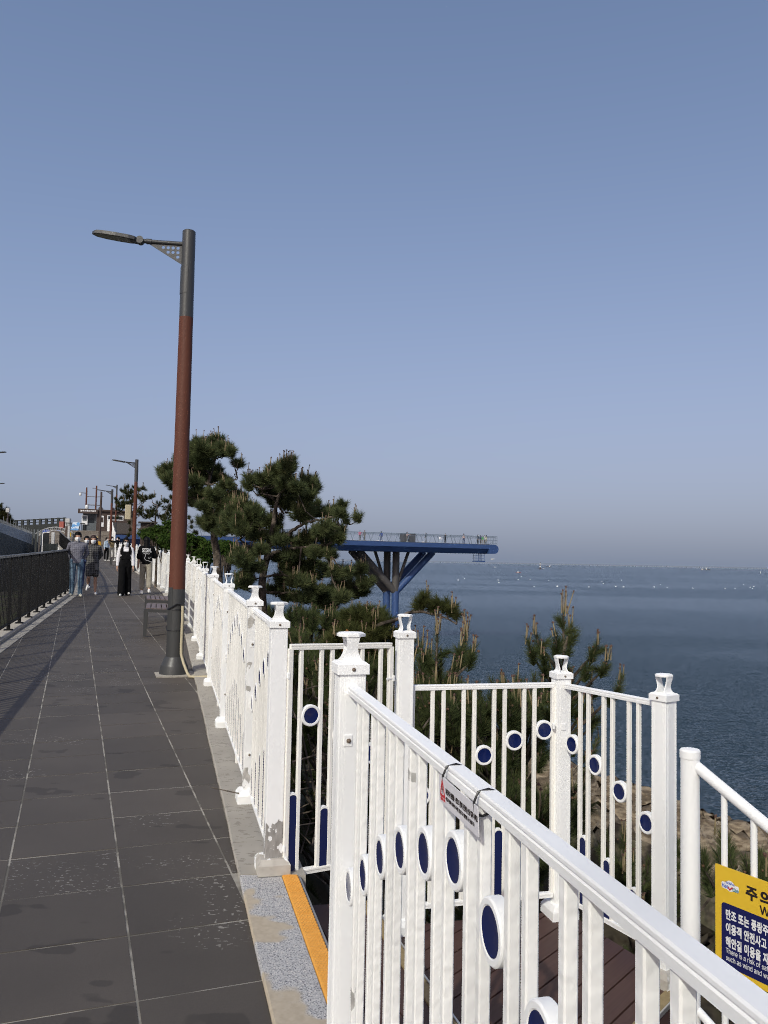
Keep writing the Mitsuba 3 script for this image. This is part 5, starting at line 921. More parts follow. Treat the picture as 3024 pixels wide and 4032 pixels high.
SHR = [["broad leafed green shrub behind the fence left of the nearest lamp",[[-750,2748,251,17,14],[-773,2739,241,19,14],[-787,2716,235,19,12],[-733,2748,242,19,19],[-716,2745,266,14,14],[-710,2742,242,14,19],[-736,2709,217,16,16],[-696,2646,212,20,18],[-759,2726,227,14,12],[-696,2709,213,12,16],[-733,2745,195,21,14],[-684,2647,191,14,14],[-766,2677,225,14,9],[-680,2709,230,14,19],[-658,2641,203,14,18]]],["broad leafed green shrub behind the fence right of the nearest lamp",[[-492,2105,208,11,11],[-493,2144,195,15,15],[-492,2098,183,9,11],[-474,2123,202,13,11],[-475,2144,188,17,13],[-455,2119,191,15,13],[-445,2108,177,11,13],[-489,2144,173,15,15],[-463,2108,169,16,14],[-453,2108,155,14,14],[-448,2133,159,11,13],[-468,2119,151,16,13],[-505,2126,169,9,16],[-464,2051,151,12,11]]],["small green shrub between the trunks of the two tall pines",[[-348,1793,187,11,9],[-332,1775,185,11,9],[-335,1760,176,12,9],[-342,1847,172,11,10],[-352,1819,171,9,9],[-340,1851,185,6,8],[-346,1836,162,13,9]]]]
for i_, (lb, cl) in enumerate(SHR): shrub(lb, [[a / 100 for a in c] for c in cl], 60 + i_, 240, .13, GREEN)
# ---------------------------------------------------------------- skywalk over the sea
pbr('sky_blue_paint', proc(lambda p, n, uv: mix((.027, .062, .175), (.036, .078, .205), fbm(p.x * .8, p.y * .8, p.z * 2, 3))), .5)
pbr('grey_primer', (.072, .066, .062), .6)
pbr('sky_gray_paint', (.060, .062, .068), .6)
pbr('rail_blue_gray', (.16, .20, .25), .45)
scene['glass_pane'] = {'type': 'thindielectric', 'int_ior': 1.5}
SL, SR = V(-40.7, 119.8), V(20.2, 147.1)
SD = unit(SR - SL); SN = V(-SD[1], SD[0]); SLEN = float(np.linalg.norm(SR - SL)); DTOP = 4.80
def K(u, w, z): q = SL + SD * u + SN * w; return V(q[0], q[1], z)
sk = thing('skywalk', 'blue steel skywalk on forked legs standing out over the sea', 'bridge')
plan = [(0, 0), (SLEN - 1.6, 0), (SLEN - 1.6, 5.0), (SLEN - 12, 8.5), (SLEN * .55, 11.5), (SLEN * .30, 11.0), (0, 5.0)]
def hull3(pts): h = trimesh.convex.convex_hull(np.array(pts)); return tm(h)
part(sk, 'girder', hull3([K(u, w, z) for u, w in plan for z in (DTOP, DTOP - .74)]), 'sky_blue_paint')
cu, cw = SLEN * .5, 4.5
part(sk, 'underside', hull3([K(u, w, DTOP - .738) for u, w in plan] + [K(cu + (u - cu) * .985, max(.85, min(w, 99) - .85 if w > 1 else .85), DTOP - 1.60) for u, w in plan]), 'sky_blue_paint')
part(sk, 'end_block', cat([sweep(Polygon([(-2.1, -1.60), (2.1, -1.60), (2.1, 0), (-2.1, 0)]), K(SLEN - 1.65, 2, DTOP - .003), K(SLEN - .55, 2, DTOP - .003)), tube([K(SLEN - .55, -.1, DTOP - .80), K(SLEN - .55, 4.1, DTOP - .80)], .80, 24)]), 'sky_blue_paint', 40)
part(sk, 'deck', hull3([K(u, w, z) for u, w in plan for z in (DTOP + .004, DTOP + .06)]), 'sky_gray_paint')
zj = -3.95
for w_, uc in ((5.3, 49.45), (7.9, 48.95)):
    part(sk, 'column', tube([K(uc, w_, SEA_Z - 3), K(uc, w_, zj + .3)], .64, 24), 'sky_blue_paint', 40, label='lower column painted blue')
    part(sk, 'column', tube([K(uc, w_, zj + .3), K(uc, w_, DTOP - 1.5)], .62, 24), 'grey_primer', 40, label='upper column in grey paint')
    part(sk, 'strut', tube([K(uc, w_, zj + .1), K(uc - 7.0, w_, DTOP - 1.5)], .58, 20), 'grey_primer', 40, label='left strut in grey paint')
    part(sk, 'strut', tube([K(uc, w_, zj + .1), K(uc + 7.2, w_, DTOP - 1.5)], .58, 20), 'sky_blue_paint', 40)
    s_ = 1 if w_ < 6 else -1
    part(sk, 'brace', tube([K(uc + .3 * s_, w_, zj + 1.4), K(uc + 2.4 * s_, w_, DTOP - 1.5)], .28, 14), 'grey_primer', 40)
for side, w_ in (('front', .05), ('rear', 4.9)):
    part(sk, 'handrail', tube([K(0, w_, DTOP + 1.44), K(SLEN, w_, DTOP + 1.44)], .055, 8), 'rail_blue_gray', 40)
    part(sk, 'handrail', tube([K(0, w_, DTOP + 1.22), K(SLEN, w_, DTOP + 1.22)], .03, 6), 'rail_blue_gray', 40)
    n = 40
    for i in range(n):
        u0 = SLEN * (i + .5) / n; ln = .26 if i % 2 else -.26
        part(sk, 'rail_post', beam(K(u0 - ln, w_, DTOP), K(u0 + ln, w_, DTOP + 1.44), .05, .13, (SN[0], SN[1], 0)), 'rail_blue_gray')
    for i in range(20):
        a, b = SLEN * i / 20 + .05, SLEN * (i + 1) / 20 - .05
        part(sk, 'glass_panel', (np.array([K(a, w_ + .07, DTOP + .1), K(b, w_ + .07, DTOP + .1), K(b, w_ + .07, DTOP + 1.18), K(a, w_ + .07, DTOP + 1.18)]), np.array([(0, 1, 2), (0, 2, 3)])), 'glass_pane')
part(sk, 'end_rail', cat([tube([K(SLEN, .05, DTOP + h), K(SLEN, 3.95, DTOP + h)], .05, 6) for h in (.2, .8, 1.44)] + [tube([K(SLEN - .35 * i, .05, DTOP), K(SLEN - .35 * i, .05, DTOP + 1.42)], .03, 5) for i in range(8)]), 'rail_blue_gray', kind='stuff')
cg = part(sk, 'hanging_cage', cat([beam(K(SLEN - 3.7 + 1.7 * i, 1 + j, DTOP - 1.6), K(SLEN - 3.7 + 1.7 * i, 1 + j, DTOP - 3.0), .07, .07) for i in range(2) for j in range(2)] + [beam(K(SLEN - 3.0 + .35 * i, 1.4, DTOP - 1.6), K(SLEN - 3.0 + .35 * i, 1.4, DTOP - 2.9), .12, .12) for i in range(2)] + [beam(K(SLEN - 3.75, 1 + j, DTOP - h), K(SLEN - 1.95, 1 + j, DTOP - h), .06, .06) for j in range(2) for h in (1.95, 2.4, 2.9)] + [beam(K(SLEN - 3.8, 1.5, DTOP - 3.0), K(SLEN - 1.9, 1.5, DTOP - 3.0), 1.3, .14)]), 'sky_blue_paint')
for i, u0 in enumerate((41.2, 45.2, 49.7, 50.6, 58.2)):
    part(sk, 'floor_light', rbox(K(u0 - 6, .3, DTOP + .13), (.42, .3, .14), .03, .42), 'sign_white')
bth = thing('booth', 'dark glass booth standing on the skywalk deck among the visitors', 'booth')
bc = K(SLEN - 16.6, 2.2, 0)
part(bth, 'walls', rbox((bc[0], bc[1], DTOP + .80), (2.3, 1.5, 1.48), .04, math.atan2(SD[1], SD[0])), 'sky_gray_paint')
part(bth, 'logo', tube([K(SLEN - 16.9, 1.42, DTOP + .86), K(SLEN - 16.9, 1.46, DTOP + .86)], .11, 12), 'sign_white')
part(bth, 'roof', rbox((bc[0], bc[1], DTOP + 1.57), (2.45, 1.65, .07), .02, math.atan2(SD[1], SD[0])), 'rail_blue_gray')

# ---------------------------------------------------------------- boats, beacon, floats, gull
pbr('hull_dark', (.05, .035, .035), .5)
pbr('hull_red', (.30, .07, .05), .5)
pbr('boat_white', (.70, .70, .69), .45)
pbr('float_white', (.78, .78, .76), .5)
def boat(x, y, L, ang, label, hull='boat_white', cabin=.5, open_=False):
    k = thing('boat', label, 'boat', 'boats out on the sea'); n = 13; t = np.linspace(0, 1, n)
    hw = L * .16 * np.sin(np.pi * np.clip(t * .60 + .36, 0, 1)) ** .8; hw[-1] = .02; sheer = L * .10 * (.75 + .75 * t ** 2.2)
    v = []
    for i in range(n):
        xx = (t[i] - .5) * L
        v += [(xx, -hw[i], sheer[i]), (xx, -hw[i] * .75, -.1), (xx, hw[i] * .75, -.1), (xx, hw[i], sheer[i])]
    f = [(4 * i + a, 4 * i + b, 4 * i + 4 + b, 4 * i + 4 + a) for i in range(n - 1) for a, b in ((0, 1), (1, 2), (2, 3), (3, 0))] + [(0, 3, 2, 1)]
    P = lambda m_: move(m_, (x, y, SEA_Z), ang)
    part(k, 'hull', P((np.array(v, float), np.array(f))), hull)
    h = L * .17
    part(k, 'cabin', P(cat([rbox((-L * .12, 0, L * .10 + h / 2), (L * .26 * cabin * 2, L * .17, h), L * .012, seg=1), rbox((-L * .12, 0, L * .10 + h), (L * .30 * cabin * 2, L * .20, L * .02), L * .006, seg=1)])), 'boat_white')
    part(k, 'window', P(bx((-L * .12 + L * .135 * cabin * 2, 0, L * .10 + h * .66), (L * .02, L * .13, h * .3))), 'hull_dark')
    part(k, 'mast', P(tube([(-L * .16, 0, L * .1), (-L * .16, 0, L * .48)], L * .008, 6)), 'hull_dark')
boat(206, 1260, 7.8, .15, 'small white and red fishing boat nearest of those below the skywalk end', 'hull_red')
boat(820, 4100, 26, 2.9, 'grey fishing boat on the horizon just behind the striped beacon', 'hull_dark', .4)
boat(1560, 4050, 27, .3, 'white topped fishing boat on the right part of the horizon', 'hull_dark', .7)
boat(1660, 4250, 34, .1, 'long dark boat just right of the white topped one', 'hull_dark', .3)
boat(362, 2680, 9, .4, 'tiny white motor boat under the skywalk end near the horizon', 'boat_white')
bc_ = thing('sea_beacon', 'black and white striped beacon tower standing in the sea', 'beacon')
bxp = V(439.5, 2319.3, SEA_Z)
part(bc_, 'base', lathe([(0, -2), (7, -2), (7, 1.2), (2.2, 1.6), (2.2, 2)], 16, bxp), 'hull_dark', 40)
for i in range(4): part(bc_, 'band', lathe([(2.0 - .15 * i, 2 + 3.6 * i), (1.85 - .15 * i, 5.6 + 3.6 * i)], 14, bxp), ('hull_dark', 'boat_white')[i % 2], 40)
part(bc_, 'lantern', lathe([(1.6, 16.4), (1.6, 16.8), (.8, 17), (.8, 18.6), (0, 19.4)], 12, bxp), 'hull_dark', 40)
part(bc_, 'side_platform', beam(bxp + V(2, 0, .9), bxp + V(11, 0, .9), 3, .6), 'boat_white')
by_ = thing('buoy_tower', 'small pale buoy far out at the right edge of the sea', 'buoy')
part(by_, 'float', lathe([(0, -.5), (1.5, -.5), (1.7, .8), (.6, 1.4)], 12, (1110, 2440, SEA_Z)), 'float_white', 40)
part(by_, 'frame', lathe([(.6, 1.4), (.5, 6.2), (.8, 6.4), (0, 7)], 10, (1110, 2440, SEA_Z)), 'float_white', 40)
FLT = mikit.ply(tm(trimesh.creation.icosphere(2, 1.0)), 'float_white', True)
fr = np.random.default_rng(8)
fl = [(93, 510), (111, 528), (131, 528), (156, 556), (158, 545), (183, 560), (190, 555), (206, 552), (228, 553), (256, 575), (262, 545), (278, 560), (300, 566), (318, 560), (330, 580), (352, 566), (356, 590), (96, 690), (120, 735), (133, 750), (60, 660), (140, 700), (170, 640), (300, 690), (340, 620), (390, 640), (410, 625), (230, 800), (150, 900), (270, 610), (286, 640), (372, 575), (390, 590), (402, 570), (240, 566), (214, 640), (310, 640), (84, 600), (71, 720), (190, 720)]
for x, y in fl:
    k = thing('fishing_float', 'small white fishing float on the sea', 'float', 'white fishing floats scattered on the sea')
    s_ = float(fr.uniform(.26, .5)); scene[k] = {**FLT, 'to_world': T().translate([float(x), float(y), SEA_Z + .1]).scale([s_ * 1.25, s_, s_])}
gl = thing('seagull', 'white gull flying just below the end of the skywalk', 'gull')
gp = V(16.6, 126, 1.55 + 14 / 3261 * 126)
part(gl, 'body', move(cat([tube([(-.22, 0, 0), (-.1, 0, .01), (.06, 0, .02), (.2, 0, .04), (.27, 0, .05)], [.02, .07, .085, .05, .015], 8)]), gp, .3), 'boat_white', 50)
for s_ in (-1, 1): part(gl, 'wing', move((np.array([(-.08, 0, .05), (.1, 0, .05), (.12, s_ * .35, .18), (-.02, s_ * .35, .18), (.02, s_ * .68, .10), (-.06, s_ * .66, .10), (-.08, 0, .035), (.1, 0, .035), (.12, s_ * .35, .165), (-.02, s_ * .35, .165), (.02, s_ * .68, .09), (-.06, s_ * .66, .09)]), np.array([(0, 1, 2, 3), (3, 2, 4, 5), (6, 9, 8, 7), (9, 11, 10, 8), (0, 6, 7, 1), (1, 7, 8, 2), (2, 8, 10, 4), (4, 10, 11, 5), (5, 11, 9, 3), (3, 9, 6, 0)])), gp, .3), 'boat_white')

# ---------------------------------------------------------------- far end: steps, kiosk, cameras
pbr('step_wood', proc(lambda p, n, uv: mix((.22, .19, .16), (.33, .29, .245), fbm(p.x * 3, p.y * 3, p.z * 9, 3))), .7)
pbr('step_dark', (.07, .06, .055), .8)
pbr('kiosk_brown', proc(lambda p, n, uv: mix((.042, .026, .020), (.065, .042, .034), noise(p.x * 3, p.y * 3, p.z * 22))), .6)
pbr('kiosk_gray', (.10, .115, .125), .5)
pbr('dark_glass', (.012, .015, .018), .08)
st = thing('far_steps', 'wide weathered wooden steps leading up to the kiosk', 'steps')
sdir = unit(V(-.40, 1)); sx = V(sdir[1], -sdir[0])
s0, z0 = V(-27.15, 75.6), 2.42
for i in range(12):
    a = s0 + sdir * .42 * i; z = z0 + .125 * (i + 1)
    l, r_ = a - sx * 3.1, a + sx * 2.35
    part(st, 'tread', beam(E3(l + sdir * .22, z - .02), E3(r_ + sdir * .22, z - .02), .44, .035), 'step_wood')
    part(st, 'riser', beam(E3(l + sdir * .07, z - .075), E3(r_ + sdir * .07, z - .075), .03, .070), 'step_wood')
plz = V(-29.3, 81)
q = Polygon([tuple(s0 + sdir * 5.05 - sx * 3.2), tuple(s0 + sdir * 5.05 + sx * 2.4), tuple(s0 + sdir * 34 + sx * 3), tuple(s0 + sdir * 34 - sx * 5)])
struct('plaza', prism(q, z0 + 1.3, z0 + 1.5), 'step_wood'); struct('plaza_wall', prism(q.buffer(-.06), .6, z0 + 1.296), 'step_dark')
ZP_ = z0 + 1.5
# upper fence beside the steps, its own run
uf = thing('upper_fence', 'white stepped fence climbing beside the far steps', 'fence')
for i in range(7):
    a = s0 + sx * 2.5 + sdir * (1.9 * i - .5); zz = z0 + min(1.5, max(0, .30 * (1.9 * i - .5)))
    fence_post(uf, a[0], a[1], zz, zz + 1.25, 0, 0, detail=False)
    if i < 6:
        b = s0 + sx * 2.5 + sdir * (1.9 * (i + 1) - .5); z2 = z0 + min(1.5, max(0, .30 * (1.9 * (i + 1) - .5)))
        panel(uf, E3(a, zz + 1.2), E3(b, z2 + 1.2), ARC, PARC, bot=RB, detail=1, feet=False, seq='wnwnwnwnwnwnwnwnwnwnw')
kq = lambda a, b, z: E3(V(-31.2, 90.0) + unit(V(.945, .33)) * a + unit(V(-.33, .945)) * b, ZP_ + z)
def kbox(k, name, a0, a1, b0, b1, z0_, z1_, mat, **kw):
    c = kq((a0 + a1) / 2, (b0 + b1) / 2, (z0_ + z1_) / 2)
    return part(k, name, bx(c, (a1 - a0, b1 - b0, z1_ - z0_), math.atan2(.33, .945)), mat, **kw)
kio = thing('kiosk', 'dark brown ticket kiosk with a signboard at the top of the far steps', 'kiosk')
kbox(kio, 'side_wall', -.05, 4.1, .0, 3, 0, 2.42, 'kiosk_brown')
kbox(kio, 'front_booth', -1.45, -.06, .35, 3, 0, 2.15, 'kiosk_gray')
rf = kbox(kio, 'roof', -1.75, 4.25, -.25, 3.2, 2.425, 2.60, 'kiosk_brown')
sb = kbox(kio, 'signboard', -1.95, .05, -.42, -.30, 2.12, 2.62, 'kiosk_brown')
part(sb, 'lettering', cat([bx(kq(-1.62 + .2 * i, -.43, 2.40 + .02 * (i % 2)), (.15, .012, .17 - .03 * (i % 3)), math.atan2(.33, .945)) for i in range(8)]), 'ink_white')
kbox(kio, 'booth_window', -1.0, -.25, .33, .345, 1.15, 1.95, 'dark_glass')
kbox(kio, 'door', -1.38, -1.02, .33, .345, .1, 1.9, 'dark_glass')
fw = kbox(kio, 'poster', -1.55, -.95, .20, .25, .95, 1.95, 'ink_white'); kbox(kio, 'poster', -1.46, -1.04, .185, .195, 1.35, 1.85, 'kiosk_gray')
w1 = kbox(kio, 'window', 1.05, 2.75, -.03, -.005, 1.50, 2.02, 'ink_white')
for i in range(2): part(w1, 'pane', bx(kq(1.50 + .82 * i, -.04, 1.76), (.68, .02, .36), math.atan2(.33, .945)), 'dark_glass')
nb = kbox(kio, 'notice_board', .25, .72, -.06, -.01, .75, 1.95, 'ink_white'); part(nb, 'poster', bx(kq(.485, -.075, 1.5), (.34, .02, .55), math.atan2(.33, .945)), 'kiosk_brown')
kbox(kio, 'shutter', 1.0, 3.4, -.03, -.005, .05, 1.25, 'step_dark')
for i in range(2): part(kio, 'roof_fan', move(tm(trimesh.creation.icosphere(2, .24 - .05 * i)), kq(.35 + 1.3 * i, 1, 2.75)), 'hull_dark', True)
sbd = thing('a_board', 'light blue leaning signboard left of the kiosk', 'signboard')
pbr('poster_blue', proc(lambda p, n, uv: mix((.10, .28, .55), (.55, .62, .70), smoothstep(.45, .55, fbm(p.x * 4, p.y * 4, p.z * 5)))), .5)
part(sbd, 'panel', (np.array([kq(-2.6 + a + .22 * h, -3 + b + .25 * h, h * 1.05) for a in (0, .75) for b in (0, .04) for h in (0, 1)]), BOXF), 'poster_blue')
part(sbd, 'leg', cat([beam(kq(-2.5, -2.4, 0), kq(-2.3, -2.75, .9), .04, .04), beam(kq(-1.8, -2.4, 0), kq(-1.7, -2.75, .9), .04, .04)]), 'hull_dark')
def cctv(x, y, z, H, label, arms, mat='lamp_brown', box=False):
    k = thing('camera_pole', label, 'camera pole', 'security camera poles at the far end')
    part(k, 'pole', tube([(x, y, z), (x, y, z + H)], [.11, .085], 14), mat, 40)
    for dx, h, dome in arms:
        a = part(k, 'arm', tube([(x, y, z + h), (x + dx, y, z + h + .04)], .035, 8), 'hull_dark', 40)
        if dome:
            part(a, 'camera', cat([lathe([(0, .05), (.12, .03), (.16, -.08), (.16, -.2), (.12, -.30), (0, -.34)], 14, (x + dx, y, z + h - .02))]), 'boat_white', 40)
    return k
cctv(-25.55, 74.6, 2.3, 5.0, 'dark camera pole with a white dome in front of the steps', [(-1.25, 3.75, True), (.25, 3.4, False)], 'kiosk_brown')
cctv(-36.4, 101, ZP_, 5.9, 'left camera pole behind the kiosk roof', [(-.75, 5.2, True), (.35, 4.75, False)])
cctv(-35.9, 103, ZP_, 6.3, 'right camera pole behind the kiosk with two cross arms', [(-.5, 5.95, False), (.9, 4.9, False), (-1.2, 4.9, False)])
# ---------------------------------------------------------------- left background: railway side
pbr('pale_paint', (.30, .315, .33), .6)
pbr('mid_gray', (.42, .42, .42), .6)  # one even mid grey, an assumed paint colour for gate, pillars and posts
pbr('mesh_dark', (.018, .022, .022), .7)
pbr('train_blue', (.035, .085, .33), .35)
rw = thing('retaining_wall', 'dark screen wall below a pale picket fence at the left edge', 'wall')
wl = lambda t: V(-18.8 - 13.0 * t, 40 + 35 * t); wz = lambda t: 2.62 - .27 * t
wn = V(.937, .348)
for i in range(8):
    a, b = wl(i / 8), wl((i + 1) / 8)
    part(rw, 'panel', (np.array([E3(p + o_, z) for p, tt in ((a, i / 8), (b, (i + .97) / 8)) for o_ in (wn * .12, wn * .17) for z in (-1.2, wz(tt))]), BOXF), 'mesh_dark')
pk = thing('picket_fence', 'pale picket fence along the dark screen wall at the left edge', 'fence')
for i in range(60):
    t = i / 59; a = wl(t); z0_, z1_ = 2.2, 3.30 + .24 * t + (.22 if i % 4 == 0 else 0)
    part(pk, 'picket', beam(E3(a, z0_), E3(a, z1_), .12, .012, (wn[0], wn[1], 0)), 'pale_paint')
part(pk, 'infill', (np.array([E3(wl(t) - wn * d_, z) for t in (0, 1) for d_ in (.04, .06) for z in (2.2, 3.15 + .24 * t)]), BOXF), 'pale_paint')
for nm_, x, y, z, h in (('signal_post', -35.2, 77.5, 1.2, 4.4),):
    k = thing(nm_, 'thin dark post with a small box in front of the far left conifer', 'post'); part(k, 'pole', tube([(x, y, z), (x, y, z + h)], .06, 8), 'hull_dark', 40); part(k, 'box', rbox((x, y - .05, z + h), (.34, .2, .4), .03), 'mid_gray')
wb = thing('bridge_wall', 'black wall with a parapet railing silhouetted on the skyline at the left', 'wall')
bw = lambda t: V(-44.5 + 7.6 * t, 97 - 1.5 * t)
part(wb, 'wall', (np.array([E3(bw(t) + V(0, d_), z) for t in (0, 1) for d_ in (0, .4) for z in (1.0, 4.75 + .45 * t)]), BOXF), 'mesh_dark')
for i in range(11):
    p = bw(i / 10); part(wb, 'parapet_post', bx(E3(p + V(0, .2), 4.75 + .45 * i / 10 + .33), (.26, .26, .66)), 'mesh_dark')
part(wb, 'parapet_rail', beam(E3(bw(0) + V(0, .2), 5.32), E3(bw(1) + V(0, .2), 5.77), .16, .12), 'mesh_dark'); part(wb, 'parapet_rail', beam(E3(bw(0) + V(0, .2), 5.02), E3(bw(1) + V(0, .2), 5.47), .12, .10), 'mesh_dark')
part(wb, 'end_pillar', bx(E3(bw(1.06) + V(0, .2), 3.6), (.5, .5, 4.3)), 'mid_gray')
ar = thing('arch_gate', 'arched station gate with a row of rings in its lattice band', 'gate')
ax_, ay_ = -27.9, 70.5
g = np.linspace(-1, 1, 21); arc_o = [(ax_ + 1.72 * t, ay_, 3.88 - .62 * t * t) for t in g]; arc_i = [(ax_ + 1.5 * t, ay_, 3.58 - .52 * t * t) for t in g]
part(ar, 'outer_arch', tube(arc_o, .032, 6), 'mid_gray', 40); part(ar, 'inner_arch', tube(arc_i, .028, 6), 'mid_gray', 40)
for i in range(9):
    t = -0.84 + .21 * i; c = V(ax_ + 1.6 * t, ay_, 3.73 - .57 * t * t); part(ar, 'ring', tube([c + .10 * V(math.cos(a), 0, math.sin(a)) for a in np.linspace(0, 2 * math.pi, 15)], .018, 5, False), 'mid_gray', 40)
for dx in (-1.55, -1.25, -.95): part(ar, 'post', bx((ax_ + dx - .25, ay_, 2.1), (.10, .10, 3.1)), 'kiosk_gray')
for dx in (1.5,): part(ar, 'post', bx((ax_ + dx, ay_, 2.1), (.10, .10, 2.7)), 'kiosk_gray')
tr = thing('train', 'blue railway carriage end with a white framed dark window at the left', 'train')
tx_, ty_ = -31.7, 79.0
def rr(w, h, r): return sbox(-w / 2, 0, w / 2, h).buffer(-r).buffer(r, quad_segs=6)
def face(poly, y0, y1, dz): mm = trimesh.creation.extrude_polygon(poly, y1 - y0, engine='earcut'); v = np.array(mm.vertices); return np.stack([v[:, 0] + tx_, ty_ + y0 + v[:, 2], v[:, 1] + dz], 1), np.array(mm.faces)
part(tr, 'body', face(rr(1.95, 2.75, .28), 0, 3.2, 1.15), 'train_blue')
part(tr, 'window_frame', face(rr(1.60, 2.45, .18).difference(rr(1.60, 2.45, .18).buffer(-.07)), -.06, -.004, 1.22), 'ink_white')
part(tr, 'window', face(rr(1.60, 2.45, .18).buffer(-.069), -.03, -.003, 1.22), 'dark_glass')
pl = thing('station_pillar', 'brown and pale pillar with a yellow strip beside the arched gate', 'pillar')
part(pl, 'brown_side', bx((-26.62, 69.6, 2.3), (.20, .2, 3.3)), 'kiosk_brown'); part(pl, 'pale_side', bx((-26.42, 69.6, 2.3), (.17, .2, 3.3)), 'mid_gray'); part(pl, 'yellow_strip', cat([bx((-26.30, 69.6, 2.25), (.07, .12, .9)), bx((-26.28, 69.6, 3.25), (.04, .12, .35))]), 'sign_yellow')
sp_ = thing('station_sign', 'small white lettered sign on a pale post in front of the train', 'sign')
part(sp_, 'post', bx((-27.5, 69.0, 1.9), (.26, .12, 3.0)), 'mid_gray'); part(sp_, 'board', bx((-27.28, 68.9, 2.02), (.75, .05, .26)), 'ink_white')
part(sp_, 'lettering', cat([bx((-27.55 + .10 * i, 68.87, 2.02), (.06, .012, .11)) for i in range(6)]), 'ink_dark')
ft = {'p': [[int(-3950 - 30 + dx * 100), 8600 + dy, int(300 + dz), 90, 70] for dx, dy, dz in ((-3, 0, 0), (-2.2, 60, 150), (-1.6, -40, 60), (-2.6, 0, 260), (-1.0, 30, 200), (-.4, 0, 120), (.1, 30, 40), (.5, 0, -20), (-.6, 20, 290), (-1.6, 0, 350), (-2.6, 30, 400), (-.1, 0, 210), (.6, 20, 90), (-3.3, 0, 200), (.2, 20, 150), (-1.2, 20, 130))], 'l': [[[[-4130, 8600, 60], [-4130, 8600, 400], [-4120, 8600, 640]], .14, .04]]}
pine('conifer', 'dark dense conifer cut off by the left edge of the picture', ft, 51, 22, 60, .34, .03, ((.03, .035, .014), (.075, .07, .03)), 0, .02, None, catg='conifer')
rl2 = thing('plaza_railing', 'low dark balustrade on the plaza left of the kiosk', 'railing')
pr0, pr1 = V(-34.3, 87.6), V(-31.9, 88.4)
part(rl2, 'top_rail', beam(E3(pr0, ZP_ + 1.0), E3(pr1, ZP_ + 1.0), .08, .09), 'mesh_dark'); part(rl2, 'bottom_rail', beam(E3(pr0, ZP_ + .15), E3(pr1, ZP_ + .15), .06, .06), 'mesh_dark')
for i in range(16): p = pr0 + (pr1 - pr0) * i / 15; part(rl2, 'baluster', bx(E3(p, ZP_ + .5), (.05, .05, 1.0)), 'mesh_dark')
part(rl2, 'red_planter', rbox(E3(pr0 + (pr1 - pr0) * .1, ZP_ + .75), (.5, .4, .75), .05), 'hull_red')
b2 = thing('second_black_fence', 'dark mesh fence crossing behind the black fence near the train', 'fence')
part(b2, 'mesh', (np.array([E3(p, z) for p, zt in ((V(-24.2, 61.5), 2.35), (V(-27.6, 67.5), 2.40), ) for d_ in (0, .05) for z in (1.0, zt)]) + np.tile(np.array([(0, 0, 0), (0, 0, 0), (.05, .05, 0), (.05, .05, 0)]), (2, 1)), BOXF), 'mesh_dark')
for t in (0, .5, 1): part(b2, 'post', bx(E3(V(-24.2, 61.5) + (V(-27.6, 67.5) - V(-24.2, 61.5)) * t, 1.7), (.08, .08, 1.5)), 'mesh_dark')
# small shelter roof right of the upper fence
sh = thing('small_hut', 'small brown hut behind the upper white fence', 'hut')
part(sh, 'wall', bx((-24.6, 86.5, 3.2), (1.5, 2, 3.6), .3), 'kiosk_brown'); part(sh, 'roof', bx((-24.6, 86.3, 5.06), (1.9, 2.5, .12), .3), 'step_dark')
# ---------------------------------------------------------------- people
M3 = manifold3d.Manifold
def sph(c, r, n=14):
    r = np.broadcast_to(r, (3,)); return M3.sphere(1.0, n).scale([float(a) for a in r]).translate([float(a) for a in c])
def bone(*prs): return M3.batch_hull([sph(p, r) for p, r in prs])
def fuse(ms, edge=.018, it=6):
    m = M3.batch_boolean(ms, manifold3d.OpType.Add)
    if edge: m = m.refine_to_length(edge)
    q = m.to_mesh(); t = trimesh.Trimesh(np.array(q.vert_properties[:, :3]), np.array(q.tri_verts), process=True)
    if it: trimesh.smoothing.filter_taubin(t, iterations=it)
    return tm(t)
def person(label, x, y, z, face_ang, H=1.70, legs=((6, -4), (-8, 12)), arms=None, cloth=None, far=False, group=None, female=False, head_turn=0.0, extra=None):
    """legs/arms: per side (left of the body first) forward angles of thigh and shin, and (out, forward, elbow) of the arm; cloth(J) yields (part, mesh, material)."""
    s = H / 1.70
    k = thing('person', label, 'person', group)
    J = {}
    hw, sw = (.085, .165) if female else (.09, .19)
    J['pelvis'] = V(0, 0, .95); J['chest'] = V(0, .01, 1.28); J['neck'] = V(0, -.005, 1.44); J['head'] = V(0, .015, 1.585)
    for i, sd in ((0, -1), (1, 1)):
        a, b = np.radians(legs[i]); h = V(sd * hw, 0, .92)
        kn = h + .43 * V(sd * .02, math.sin(a), -math.cos(a)); an = kn + .42 * V(sd * .02, math.sin(b), -math.cos(b))
        J['hip', i], J['knee', i], J['ankle', i] = h, kn, an
    drop = min(J['ankle', 0][2], J['ankle', 1][2]) - .075
    arms = arms or ((8, 5, 15), (8, -5, 15))
    for i, sd in ((0, -1), (1, 1)):
        o, f, e = np.radians(arms[i][:3]); sh = V(sd * sw, 0, 1.385)
        el = sh + .28 * unit(V(sd * math.sin(o), math.sin(f), -math.cos(o) * math.cos(f)))
        d2 = unit(V(sd * math.sin(o) * .4 + (arms[i][3] * sd if len(arms[i]) > 3 else 0), math.sin(f + e), -math.cos(f + e)))
        J['sh', i], J['el', i], J['wr', i], J['hd', i] = sh, el, el + .25 * d2, d2
    Rm = np.array([[math.cos(face_ang), -math.sin(face_ang), 0], [math.sin(face_ang), math.cos(face_ang), 0], [0, 0, 1]])
    def W(m): v = (np.asarray(m[0]) - V(0, 0, drop)) * s; return v @ Rm.T + V(x, y, z), m[1]
    for nm, mesh, mat in cloth(J): part(k, nm, W(mesh), mat, True)
    return k
